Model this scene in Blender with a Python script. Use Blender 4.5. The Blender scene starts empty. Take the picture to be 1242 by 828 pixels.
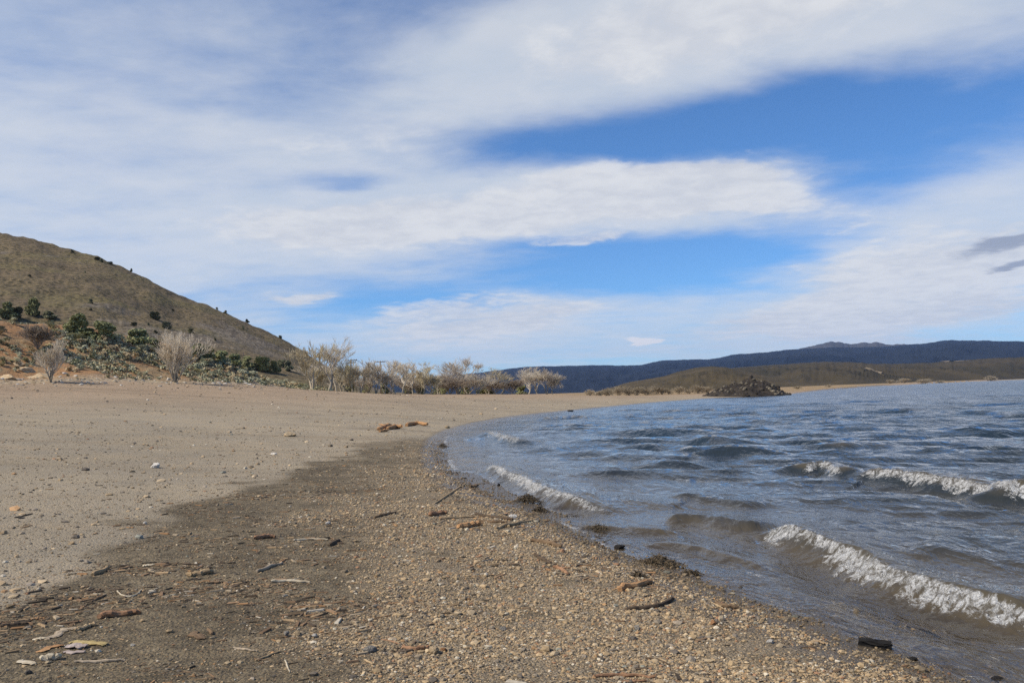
import bpy, math, random
import numpy as np
from mathutils import Vector, Matrix

random.seed(7)
RNG = np.random.default_rng(7)
R = math.radians
scene = bpy.context.scene
COL = scene.collection

# ------------------------------------------------------------------ camera
CAM_Z = 1.87
F_PX, CX, CY = 1002.0, 621.0, 414.0          # focal length in pixels of the 1242 x 828 photograph
PITCH, ROLL = R(3.81), R(2.0)
fwd = Vector((0, math.cos(PITCH), math.sin(PITCH)))
right0 = Vector((1, 0, 0))
up0 = right0.cross(fwd)
right = right0 * math.cos(ROLL) - up0 * math.sin(ROLL)
up = up0 * math.cos(ROLL) + right0 * math.sin(ROLL)
cam_data = bpy.data.cameras.new("camera")
cam_data.sensor_width = 36.0
cam_data.lens = 36.0 * F_PX / 1242.0
cam_data.clip_start = 0.05
cam_data.clip_end = 60000
cam = bpy.data.objects.new("camera", cam_data)
COL.objects.link(cam)
M = Matrix((right, up, -fwd)).transposed().to_4x4()
M.translation = Vector((0, 0, CAM_Z))
cam.matrix_world = M
scene.camera = cam


def ray(px, py):
    d = fwd * F_PX + right * (px - CX) + up * (CY - py)
    return d.normalized()


def azel(px, py):
    d = ray(px, py)
    return math.atan2(d.x, d.y), math.asin(d.z)


def tan_el(px, py):
    d = ray(px, py)
    return d.z / math.hypot(d.x, d.y)


def on_plane(px, py, z=0.0):
    d = ray(px, py)
    t = (z - CAM_Z) / d.z
    return np.array((d.x * t, d.y * t))


def at_dist(px, py, dist):
    d = ray(px, py)
    h = math.hypot(d.x, d.y)
    return np.array((d.x / h * dist, d.y / h * dist, CAM_Z + d.z / h * dist))


# ------------------------------------------------------------------ numpy noise
_T = np.random.default_rng(3).random((256, 256)).astype(np.float32)


def vnoise(x, y):
    xi = np.floor(x).astype(np.int64); yi = np.floor(y).astype(np.int64)
    fx = (x - xi).astype(np.float32); fy = (y - yi).astype(np.float32)
    fx = fx * fx * (3 - 2 * fx); fy = fy * fy * (3 - 2 * fy)
    a = _T[xi & 255, yi & 255]; b = _T[(xi + 1) & 255, yi & 255]
    c = _T[xi & 255, (yi + 1) & 255]; d = _T[(xi + 1) & 255, (yi + 1) & 255]
    return (a * (1 - fx) + b * fx) * (1 - fy) + (c * (1 - fx) + d * fx) * fy


def fbm(x, y, octaves=4, gain=0.5):
    s = 0.0; a = 1.0; n = 0.0
    for i in range(octaves):
        s = s + a * (vnoise(x + 17.3 * i, y - 9.1 * i) - 0.5); n += a
        x = x * 2.03; y = y * 2.03; a *= gain
    return s / n * 2.0


def sstep(a, b, x):
    t = np.clip((x - a) / (b - a), 0, 1)
    return t * t * (3 - 2 * t)


def poly_dist(x, y, pts):
    """unsigned distance, side of the nearest segment and the position along the line (0..1)"""
    best = np.full(x.shape, 1e18); side = np.zeros(x.shape); par = np.zeros(x.shape)
    seg = np.linalg.norm(np.diff(pts, axis=0), axis=1); cum = np.concatenate([[0], np.cumsum(seg)])
    for i in range(len(pts) - 1):
        ax, ay = pts[i]; bx, by = pts[i + 1]
        dx, dy = bx - ax, by - ay
        t = np.clip(((x - ax) * dx + (y - ay) * dy) / (dx * dx + dy * dy), 0, 1)
        qx, qy = x - (ax + t * dx), y - (ay + t * dy)
        d2 = qx * qx + qy * qy
        m = d2 < best
        best = np.where(m, d2, best)
        side = np.where(m, np.sign(dx * (y - ay) - dy * (x - ax)), side)
        par = np.where(m, (cum[i] + t * seg[i]) / cum[-1], par)
    return np.sqrt(best), side, par


def inside(x, y, poly):
    res = np.zeros(x.shape, bool)
    n = len(poly)
    for i in range(n):
        ax, ay = poly[i]; bx, by = poly[(i + 1) % n]
        if ay == by:
            continue
        c = ((ay > y) != (by > y)) & (x < (bx - ax) * (y - ay) / (by - ay) + ax)
        res ^= c
    return res


def smooth_line(pts, n=3):
    pts = np.array(pts, float)
    for _ in range(n):
        q = pts[:-1] * 0.75 + pts[1:] * 0.25
        r = pts[:-1] * 0.25 + pts[1:] * 0.75
        mid = np.empty((2 * len(q), 2)); mid[0::2] = q; mid[1::2] = r
        pts = np.vstack([pts[:1], mid, pts[-1:]])
    return pts


# ------------------------------------------------------------------ the lie of the land
shore_px = [(1180, 828), (1110, 799), (1050, 775), (960, 745), (900, 724), (835, 700), (760, 672), (706, 652),
            (690, 640), (655, 622), (612, 606), (580, 592), (553, 574), (541, 558), (536, 543), (541, 529), (560, 520),
            (600, 510), (640, 504), (690, 498.5), (740, 493.5), (790, 488.5), (840, 484.5), (866, 482.5), (900, 481.3),
            (930, 480.2), (953, 479.2), (961, 477.6), (985, 474.9), (1010, 472.6), (1090, 466.9), (1170, 462.9)]
shore = [on_plane(*p) for p in shore_px]
shore = [np.array(p) for p in ((9.0, -60.0), (6.5, -12.0), (4.6, 0.0), (3.5, 3.0))] + shore + [np.array((1080., 1650.)), np.array((3200., 2600.))]
SHORE = smooth_line(shore, 2)
WATER_POLY = np.vstack([SHORE, [(9000, 2600), (9000, -60)]])

# foot of the bank behind the beach: pixel column, distance, height of the ground, rise behind it, width of that rise
foot_px = [(0, 464, 95, 16, 47), (75, 463.5, 97, 10.2, 38), (150, 463.5, 100, 8.8, 29), (200, 464, 106, 9.6, 26), (250, 465.5, 112, 9.2, 24), (300, 467, 120, 9.2, 20), (345, 471, 130, 7.5, 16), (380, 475, 140, 0.8, 12),
           (480, 478, 150, 0.1, 12), (640, 477.5, 190, 0.1, 20), (700, 480, 210, 0.1, 20)]
foot, fz, fr, fw = [], [], [], []
for wx, wy, z, r_, w_ in ((-95, -80, 6.0, 18, 50), (-92, -20, 6.0, 18, 50), (-78, 38, 5.8, 17.5, 49)):
    foot.append((wx, wy)); fz.append(z); fr.append(r_); fw.append(w_)
for px, py, dist, r_, w_ in foot_px:
    p = at_dist(px, py, dist)
    foot.append((p[0], p[1])); fz.append(p[2]); fr.append(r_); fw.append(w_)
for px, dist, z in ((760, 240, 0.9), (850, 245, 0.7), (955, 250, 0.5), (1000, 345, 0.6), (1090, 880, 1.6), (1200, 2000, 2.4)):
    p = at_dist(px, 475, dist)
    foot.append((p[0], p[1])); fz.append(z); fr.append(0.1); fw.append(20)
foot.append((3300, 2900)); fz.append(3); fr.append(0.1); fw.append(30)
FOOT = np.array(foot)
fp, fv = [], []
for i in range(len(FOOT) - 1):
    n = max(2, int(np.linalg.norm(FOOT[i + 1] - FOOT[i]) / 12)); n = min(n, 14)
    for k in range(n):
        t = k / n
        fp.append(FOOT[i] * (1 - t) + FOOT[i + 1] * t)
        fv.append([a[i] * (1 - t) + a[i + 1] * t for a in (fz, fr, fw)])
fp = np.array(fp); fv = np.array(fv)
LAND_POLY = np.vstack([FOOT, [(3300, 9000), (-9000, 9000), (-9000, -80)]])

ridge_px = [(-420, 215), (-200, 243), (-90, 263), (0, 284), (45, 293), (90, 306), (118, 313), (150, 326), (180, 340), (210, 356), (245, 369), (280, 383), (315, 398),
            (350, 416), (385, 438), (410, 452), (440, 468), (480, 476), (560, 479)]
hill_az = np.array([azel(*p)[0] for p in ridge_px])
hill_te = np.array([tan_el(*p) for p in ridge_px])


def base_fields(x, y):
    d, _, _ = poly_dist(x, y, SHORE)
    w = inside(x, y, WATER_POLY)
    ds = np.where(w, -d, d)                       # > 0 on land
    e, _, _ = poly_dist(x, y, FOOT)
    beyond = inside(x, y, LAND_POLY)
    es = np.where(beyond, e, -e)                  # > 0 behind the foot of the bank
    acc = np.zeros(x.shape + (3,)); ws = np.zeros(x.shape)
    for i in range(len(fp)):
        wt = 1.0 / (((x - fp[i, 0]) ** 2 + (y - fp[i, 1]) ** 2) + 30.0) ** 2
        ws += wt
        acc += wt[..., None] * fv[i]
    acc /= ws[..., None]
    return ds, es, acc[..., 0], acc[..., 1], acc[..., 2]


def height(x, y, full=False):
    x = np.asarray(x, float); y = np.asarray(y, float)
    ds, es, z0, rise, wid = base_fields(x, y)
    r = np.hypot(x, y); az = np.arctan2(x, y)
    land = np.maximum(ds, 0)
    ee = np.maximum(-es, 0)
    t = land / (land + ee + 1e-6)
    z = z0 * t
    # the beach face: steeper for the last metre, with a low swash berm
    z = z + 0.035 * sstep(0.0, 0.7, land) * (1 - sstep(3, 9, land))
    z = np.where(ds < 0, np.maximum(-0.085 * (-ds), -0.25 - 0.02 * (-ds)), z)
    z = np.maximum(z, -2.0)
    back = np.maximum(es, 0)
    bank = rise * sstep(-0.15, 1.0, back / wid) - rise * sstep(-0.15, 1.0, np.zeros_like(back))
    z = z + bank + 0.004 * np.minimum(back, 300)
    # banks and hummocks
    fade = sstep(-6, 12, es)
    z = z + fade * np.minimum(rise, 6) * 0.22 * fbm(x * 0.09, y * 0.09, 4)
    onhill = az < hill_az[-1]
    te = np.interp(az, hill_az, hill_te)
    Dr = np.interp(az, [hill_az[0], hill_az[3], hill_az[-1]], [470, 430, 320])
    Db = 215.0
    zr = CAM_Z + te * Dr
    zb = z0 + rise + 0.3
    tt = (r - Db) / (Dr - Db)
    g = np.clip(tt, 0, 1) ** 0.93
    hz = (zr - zb) * g
    hz = hz + fbm(x * 0.02, y * 0.02, 4) * 5.0 * np.clip(tt, 0, 1) * (1 - sstep(0.75, 0.97, tt)) + (fbm(x * 0.2, y * 0.2, 4) * 0.9 + 2.2 * np.maximum(fbm(x * 0.06 + 9, y * 0.06, 4) - 0.15, 0)) * np.clip(tt * 3, 0, 1) * sstep(0.02, 0.15, te)
    hz = hz * (1 - sstep(1.0, 3.2, tt)) - np.maximum(tt - 1, 0) * 3
    behind = np.abs(az) > 1.4
    hz = np.where(onhill & (tt > 0), np.maximum(hz, 0), 0) * np.where(behind, 0, 1)
    hz = hz * (1 - sstep(0.95, 1.35, np.abs(az)))
    z = z + hz
    # beach relief
    beach = (1 - sstep(0, 8, es)) * sstep(-0.5, 0.6, ds)
    z = z + beach * (0.022 * fbm(x * 0.55, y * 0.55, 3) + 0.008 * fbm(x * 3.1, y * 3.1, 3) * (1 - sstep(15, 30, r)))
    if full:
        return z, ds, es, np.clip(tt, 0, 1) * (hz > 0.2), rise
    return z


GRID = None


def ground_z(x, y):
    """height of the land, read from the finished sheet where there is one"""
    if GRID is None:
        return height(x, y)
    az_, rr_, Z_ = GRID
    x = np.asarray(x, float); y = np.asarray(y, float)
    a = np.arctan2(x, y); r_ = np.hypot(x, y)
    i = np.clip(np.searchsorted(rr_, r_) - 1, 0, len(rr_) - 2); j = np.clip(np.searchsorted(az_, a) - 1, 0, len(az_) - 2)
    u = np.clip((r_ - rr_[i]) / (rr_[i + 1] - rr_[i]), 0, 1); w = np.clip((a - az_[j]) / (az_[j + 1] - az_[j]), 0, 1)
    return (Z_[i, j] * (1 - w) + Z_[i, j + 1] * w) * (1 - u) + (Z_[i + 1, j] * (1 - w) + Z_[i + 1, j + 1] * w) * u


def hit(px, py, tmax=900.0, ts=None):
    """where the line of sight through a pixel first meets the land"""
    d = ray(px, py)
    t = np.geomspace(2.0, tmax, 620)
    x, y, zz = d.x * t, d.y * t, CAM_Z + d.z * t
    h = ground_z(x, y)
    b = np.where(zz < h)[0]
    if len(b) == 0:
        i = int(np.argmin(zz - h))
        return np.array((x[i], y[i], h[i]))
    i = b[0]
    if i == 0:
        return np.array((x[0], y[0], h[0]))
    a0, a1 = zz[i - 1] - h[i - 1], h[i] - zz[i]
    tt = t[i - 1] + (t[i] - t[i - 1]) * a0 / (a0 + a1 + 1e-9)
    X, Y = d.x * tt, d.y * tt
    return np.array((X, Y, float(ground_z(np.array([X]), np.array([Y]))[0])))


def px_size(p):
    """metres per photograph pixel at a point"""
    return math.sqrt(p[0] ** 2 + p[1] ** 2 + (p[2] - CAM_Z) ** 2) / F_PX


# zones of the beach, drawn as lines on the ground
def ground_line(pxs):
    return smooth_line([hit(*p)[:2] for p in pxs], 2)


SAND_EDGE = ground_line([(-160, 828), (0, 738), (55, 700), (130, 655), (230, 610), (330, 573), (430, 543), (500, 524), (545, 513)])
GRAVEL_EDGE = ground_line([(330, 880), (390, 800), (405, 740), (420, 690), (425, 640), (430, 600), (470, 560), (510, 538)])


def zones(x, y, ds):
    d1, s1, _ = poly_dist(x, y, SAND_EDGE)
    d2, s2, _ = poly_dist(x, y, GRAVEL_EDGE)
    r = np.hypot(x, y)
    n = fbm(x * 0.9, y * 0.9, 4) * 0.55 + fbm(x * 0.25, y * 0.25, 3) * 0.5
    sc = 0.25 + 0.05 * r
    a = sstep(-0.6, 0.6, -s1 * d1 / sc + n * 1.6)              # 1 on the water side of the sand edge
    b = sstep(-1.0, 1.0, -s2 * d2 / (0.5 + 0.05 * r) + n * 2.2)
    a = a * (1 - sstep(26, 48, r))
    return a, b * a                                             # litter, gravel


# ------------------------------------------------------------------ mesh helpers
def new_mesh(name, verts, faces, mat=None, parent=None, smooth=True):
    me = bpy.data.meshes.new(name)
    verts = np.asarray(verts, np.float32)
    me.vertices.add(len(verts))
    me.vertices.foreach_set("co", verts.ravel())
    if isinstance(faces, np.ndarray):
        n, k = faces.shape
        me.loops.add(n * k)
        me.loops.foreach_set("vertex_index", faces.astype(np.int32).ravel())
        me.polygons.add(n)
        me.polygons.foreach_set("loop_start", np.arange(0, n * k, k, dtype=np.int32))
    else:
        tot = sum(len(f) for f in faces)
        idx = np.fromiter((i for f in faces for i in f), np.int32, tot)
        starts = np.cumsum([0] + [len(f) for f in faces[:-1]]).astype(np.int32)
        me.loops.add(tot); me.loops.foreach_set("vertex_index", idx)
        me.polygons.add(len(faces)); me.polygons.foreach_set("loop_start", starts)
    me.update(calc_edges=True)
    me.polygons.foreach_set("use_smooth", np.full(len(me.polygons), smooth, bool))
    if mat:
        me.materials.append(mat)
    ob = bpy.data.objects.new(name, me)
    COL.objects.link(ob)
    if parent:
        ob.parent = parent
    return ob


def attr(ob, name, vals):
    a = ob.data.attributes.new(name, 'FLOAT', 'POINT')
    a.data.foreach_set("value", np.asarray(vals, np.float32).ravel())


def attr_col(ob, name, vals):
    a = ob.data.attributes.new(name, 'FLOAT_COLOR', 'POINT')
    v = np.ones((len(vals), 4), np.float32); v[:, :3] = vals
    a.data.foreach_set("color", v.ravel())


def tag(o, label=None, cat=None, group=None, kind=None):
    if label: o["label"] = label
    if cat: o["category"] = cat
    if group: o["group"] = group
    if kind: o["kind"] = kind
    return o


def empty(name, loc, rz=0.0, s=1.0):
    o = bpy.data.objects.new(name, None)
    o.empty_display_size = 0.2
    COL.objects.link(o)
    o.location = loc; o.rotation_euler = (0, 0, rz); o.scale = (s, s, s) if not hasattr(s, "__len__") else s
    return o


def copy_tree(o, parent=None):
    c = o.copy(); COL.objects.link(c)
    if parent:
        c.parent = parent
    for ch in list(o.children):
        copy_tree(ch, c)
    return c


class MB:
    def __init__(self):
        self.v = []; self.f = []

    def tube(self, pts, rad, n=6, cap=True):
        pts = [Vector(p) for p in pts]
        base = len(self.v)
        a = None
        for i, p in enumerate(pts):
            t = (pts[min(i + 1, len(pts) - 1)] - pts[max(i - 1, 0)])
            if t.length < 1e-9: t = Vector((0, 0, 1))
            t.normalize()
            if a is None:
                a = t.orthogonal().normalized()
            else:
                a = (a - t * a.dot(t))
                a = a.normalized() if a.length > 1e-6 else t.orthogonal().normalized()
            b = t.cross(a)
            rr = rad[i] if hasattr(rad, "__len__") else rad
            for k in range(n):
                an = 2 * math.pi * k / n
                self.v.append(tuple(p + (a * math.cos(an) + b * math.sin(an)) * rr))
        for i in range(len(pts) - 1):
            for k in range(n):
                q = base + i * n + k; w = base + i * n + (k + 1) % n
                self.f.append((q, w, w + n, q + n))
        if cap:
            self.f.append(tuple(base + k for k in range(n))[::-1])
            self.f.append(tuple(base + (len(pts) - 1) * n + k for k in range(n)))

    def quad(self, c, u, v):
        b = len(self.v)
        c = Vector(c)
        for q in (c - u - v, c + u - v * 0.6, c + u * 0.7 + v, c - u * 0.6 + v * 0.8):
            self.v.append(tuple(q))
        self.f.append((b, b + 1, b + 2, b + 3))

    def box(self, c, s):
        b = len(self.v)
        for sx in (-.5, .5):
            for sy in (-.5, .5):
                for sz in (-.5, .5):
                    self.v.append((c[0] + sx * s[0], c[1] + sy * s[1], c[2] + sz * s[2]))
        for f in ((0, 1, 3, 2), (4, 6, 7, 5), (0, 4, 5, 1), (2, 3, 7, 6), (0, 2, 6, 4), (1, 5, 7, 3)):
            self.f.append(tuple(b + i for i in f))

    def build(self, name, mat, parent=None, smooth=False):
        return new_mesh(name, self.v, self.f, mat, parent, smooth)


def ico(sub=1):
    t = (1 + 5 ** .5) / 2
    v = [(-1, t, 0), (1, t, 0), (-1, -t, 0), (1, -t, 0), (0, -1, t), (0, 1, t), (0, -1, -t), (0, 1, -t), (t, 0, -1), (t, 0, 1), (-t, 0, -1), (-t, 0, 1)]
    f = [(0, 11, 5), (0, 5, 1), (0, 1, 7), (0, 7, 10), (0, 10, 11), (1, 5, 9), (5, 11, 4), (11, 10, 2), (10, 7, 6), (7, 1, 8), (3, 9, 4), (3, 4, 2), (3, 2, 6), (3, 6, 8), (3, 8, 9), (4, 9, 5), (2, 4, 11), (6, 2, 10), (8, 6, 7), (9, 8, 1)]
    v = [Vector(p).normalized() for p in v]
    for _ in range(sub):
        cache = {}; nf = []

        def mid(a, b):
            k = (min(a, b), max(a, b))
            if k not in cache:
                v.append(((v[a] + v[b]) / 2).normalized()); cache[k] = len(v) - 1
            return cache[k]
        for a, b, c in f:
            p, q, s = mid(a, b), mid(b, c), mid(c, a)
            nf += [(a, p, s), (b, q, p), (c, s, q), (p, q, s)]
        f = nf
    return np.array([tuple(p) for p in v]), np.array(f, np.int32)


ICO0, ICO1, ICO2, ICO3 = ico(0), ico(1), ico(2), ico(3)


# ------------------------------------------------------------------ materials
def mat_new(name):
    m = bpy.data.materials.new(name); m.use_nodes = True
    nt = m.node_tree; nt.nodes.clear()
    return m, nt


class NT:
    """short hand for node trees"""
    def __init__(self, nt):
        self.nt = nt

    def n(self, typ, **kw):
        nd = self.nt.nodes.new(typ)
        for k, v in kw.items():
            setattr(nd, k, v)
        return nd

    def link(self, a, b):
        self.nt.links.new(a, b)

    def put(self, sock, v):
        if isinstance(v, bpy.types.NodeSocket):
            self.link(v, sock)
        else:
            if hasattr(sock, "default_value") and not isinstance(v, (int, float)) and len(v) == 3 and len(sock.default_value) == 4:
                v = (*v, 1)
            sock.default_value = v

    def math(self, op, a, b=0.0, c=0.0, clamp=False):
        nd = self.n("ShaderNodeMath", operation=op, use_clamp=clamp)
        self.put(nd.inputs[0], a); self.put(nd.inputs[1], b); self.put(nd.inputs[2], c)
        return nd.outputs[0]

    def mix(self, f, a, b, blend='MIX'):
        nd = self.n("ShaderNodeMix", data_type='RGBA', blend_type=blend)
        self.put(nd.inputs[0], f); self.put(nd.inputs[6], a); self.put(nd.inputs[7], b)
        return nd.outputs[2]

    def noise(self, vec, scale, detail=3.0, rough=0.5, dist=0.0, out=0):
        nd = self.n("ShaderNodeTexNoise")
        self.put(nd.inputs["Vector"], vec); nd.inputs["Scale"].default_value = scale
        nd.inputs["Detail"].default_value = detail; nd.inputs["Roughness"].default_value = rough
        nd.inputs["Distortion"].default_value = dist
        return nd.outputs[out]

    def voronoi(self, vec, scale, feature='F1', rand=1.0):
        nd = self.n("ShaderNodeTexVoronoi", feature=feature)
        self.put(nd.inputs["Vector"], vec); nd.inputs["Scale"].default_value = scale
        nd.inputs["Randomness"].default_value = rand
        return nd

    def ramp(self, fac, stops, interp='LINEAR'):
        nd = self.n("ShaderNodeValToRGB")
        cr = nd.color_ramp; cr.interpolation = interp
        while len(cr.elements) < len(stops):
            cr.elements.new(0.5)
        for e, (p, c) in zip(cr.elements, stops):
            e.position = p
            e.color = (*c, 1) if len(c) == 3 else c
        self.put(nd.inputs[0], fac)
        return nd.outputs[0]

    def mapr(self, v, a, b, c=0.0, d=1.0, smooth=True):
        nd = self.n("ShaderNodeMapRange")
        nd.interpolation_type = 'SMOOTHSTEP' if smooth else 'LINEAR'
        self.put(nd.inputs[0], v)
        for i, q in enumerate((a, b, c, d)):
            self.put(nd.inputs[i + 1], q)
        return nd.outputs[0]

    def attr(self, name, typ='GEOMETRY'):
        return self.n("ShaderNodeAttribute", attribute_name=name, attribute_type=typ)

    def bump(self, h, dist=0.01, strength=1.0, normal=None):
        nd = self.n("ShaderNodeBump")
        self.put(nd.inputs["Height"], h); nd.inputs["Distance"].default_value = dist; nd.inputs["Strength"].default_value = strength
        if normal: self.link(normal, nd.inputs["Normal"])
        return nd.outputs[0]

    def principled(self, color, rough=0.8, normal=None, spec=0.3, out=True):
        nd = self.n("ShaderNodeBsdfPrincipled")
        self.put(nd.inputs["Base Color"], color); self.put(nd.inputs["Roughness"], rough)
        self.put(nd.inputs["Specular IOR Level"], spec)
        if normal: self.link(normal, nd.inputs["Normal"])
        if out:
            o = self.n("ShaderNodeOutputMaterial"); self.link(nd.outputs[0], o.inputs[0])
        return nd

    def pos(self):
        return self.n("ShaderNodeNewGeometry").outputs["Position"]

    def objc(self):
        return self.n("ShaderNodeTexCoord").outputs["Object"]

    def rand(self):
        return self.n("ShaderNodeObjectInfo").outputs["Random"]

    def scale(self, vec, s):
        nd = self.n("ShaderNodeMapping"); self.put(nd.inputs[0], vec); nd.inputs["Scale"].default_value = s
        return nd.outputs[0]


def simple_mat(name, c1, c2, nscale=4.0, rough=0.85, bump=0.01, vary=0.25, obj=True, spec=0.2):
    """two colours mixed by noise, brightness varied per object"""
    m, nt = mat_new(name); t = NT(nt)
    co = t.objc() if obj else t.pos()
    f = t.noise(co, nscale, 4, 0.6)
    c = t.mix(t.mapr(f, 0.32, 0.68), c1, c2)
    if vary:
        v = t.mapr(t.rand(), 0, 1, 1 - vary, 1 + vary, smooth=False)
        h = t.n("ShaderNodeHueSaturation"); t.put(h.inputs["Color"], c); t.put(h.inputs["Value"], v)
        c = h.outputs[0]
    t.principled(c, rough, t.bump(f, bump) if bump else None, spec)
    return m


def make_ground_mat():
    m, nt = mat_new("beach_ground"); t = NT(nt)
    p = t.pos()
    ds = t.attr("shore").outputs["Fac"]; lit = t.attr("litter").outputs["Fac"]; gra = t.attr("gravel").outputs["Fac"]
    foot = t.attr("foot").outputs["Fac"]
    nb = t.noise(p, 0.35, 4, 0.6); nm = t.noise(p, 2.2, 5, 0.62); nf = t.noise(p, 14, 5, 0.7); nff = t.noise(p, 60, 3, 0.7)
    v1 = t.voronoi(p, 42); v2 = t.voronoi(p, 95); v3 = t.voronoi(p, 16)
    # dry sandy ground with scattered grit
    sand = t.mix(t.mapr(nb, 0.35, 0.65), (0.367, 0.281, 0.169), (0.307, 0.244, 0.161))
    sand = t.mix(t.mapr(nf, 0.35, 0.7), sand, (0.255, 0.203, 0.132))
    streak = t.noise(t.scale(p, (0.12, 0.9, 0.5)), 1.0, 4, 0.6)
    sand = t.mix(t.math('MULTIPLY', t.mapr(streak, 0.5, 0.7), 0.35), sand, (0.405, 0.284, 0.158))
    mott = t.noise(p, 0.9, 5, 0.7)
    sand = t.mix(t.math('MULTIPLY', t.mapr(mott, 0.5, 0.68), 0.5), sand, (0.225, 0.182, 0.121))
    gritc = t.ramp(v1.outputs["Color"], [(0.0, (0.10, 0.085, 0.065)), (0.35, (0.24, 0.2, 0.15)), (0.6, (0.3, 0.25, 0.19)), (0.8, (0.2, 0.19, 0.18)), (1.0, (0.45, 0.41, 0.34))])
    sand = t.mix(t.math('MULTIPLY', t.mapr(v1.outputs["Distance"], 0.5, 0.25), 0.5), sand, gritc)
    sand = t.mix(1.0, sand, (1.08, 1.12, 1.2), 'MULTIPLY')
    # reddish dry wrack towards the bank
    red = t.mix(t.mapr(nm, 0.4, 0.62), (0.37, 0.255, 0.16), (0.29, 0.215, 0.14))
    ff = t.math('ADD', foot, t.math('MULTIPLY', t.math('SUBTRACT', nb, 0.5), 14.0))
    sand = t.mix(t.math('MULTIPLY', t.mapr(ff, -48, -10), 0.85), sand, red)
    big = t.noise(p, 0.11, 4, 0.6)
    sand = t.mix(t.mapr(big, 0.42, 0.62), sand, t.mix(1.0, sand, (0.88, 0.88, 0.88), 'MULTIPLY'))
    band = t.noise(t.scale(p, (0.05, 0.35, 0.3)), 1.0, 5, 0.65)
    sand = t.mix(t.mapr(band, 0.5, 0.64), sand, t.mix(1.0, sand, (0.86, 0.85, 0.84), 'MULTIPLY'))
    # dark damp litter
    litc = t.mix(t.mapr(nm, 0.35, 0.65), (0.086, 0.066, 0.037), (0.18, 0.14, 0.083))
    lp = t.noise(p, 0.8, 6, 0.72)
    litc = t.mix(t.math('MULTIPLY', t.mapr(lp, 0.46, 0.66), 0.75), litc, (0.26, 0.205, 0.125))
    litc = t.mix(t.mapr(nff, 0.45, 0.75), litc, (0.2, 0.155, 0.1))
    litc = t.mix(t.math('MULTIPLY', t.mapr(nf, 0.55, 0.42), 0.6), litc, (0.055, 0.042, 0.026))
    chip = t.ramp(v3.outputs["Color"], [(0.0, (0.05, 0.04, 0.03)), (0.5, (0.2, 0.13, 0.07)), (0.8, (0.3, 0.22, 0.13)), (1.0, (0.4, 0.34, 0.25))])
    litc = t.mix(t.math('MULTIPLY', t.mapr(v3.outputs["Distance"], 0.32, 0.12), 0.55), litc, chip)
    # coarse gravel
    grc = t.ramp(v2.outputs["Color"], [(0.0, (0.07, 0.055, 0.04)), (0.25, (0.228, 0.168, 0.102)), (0.45, (0.36, 0.27, 0.162)), (0.6, (0.22, 0.19, 0.15)), (0.78, (0.408, 0.3, 0.18)), (1.0, (0.46, 0.4, 0.3))])
    grc = t.mix(t.mapr(v2.outputs["Distance"], 0.35, 0.75), grc, (0.12, 0.094, 0.06))
    grc = t.mix(t.math('MULTIPLY', t.mapr(nm, 0.5, 0.36), 0.7), grc, litc)
    lg = t.mix(gra, litc, grc)
    c = t.mix(t.mapr(lit, 0.1, 0.9), sand, lg)
    # wet edge
    dn = t.math('ADD', ds, t.math('MULTIPLY', t.math('SUBTRACT', nm, 0.5), 0.5))
    wet = t.mapr(dn, 1.1, 0.45)
    c = t.mix(wet, c, t.mix(1.0, c, (0.5, 0.47, 0.42), 'MULTIPLY'))
    silt = t.mapr(dn, 0.28, 0.05)
    c = t.mix(t.math('MULTIPLY', silt, 0.7), c, (0.1, 0.08, 0.056))
    rough = t.mapr(wet, 0, 1, 0.9, 0.24)
    h = t.math('ADD', t.math('MULTIPLY', v1.outputs["Distance"], -0.8), t.math('ADD', t.math('MULTIPLY', nf, 1.3), t.math('MULTIPLY', nff, 0.7)))
    t.principled(c, rough, t.bump(h, 0.02, 0.9), 0.25)
    return m


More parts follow.
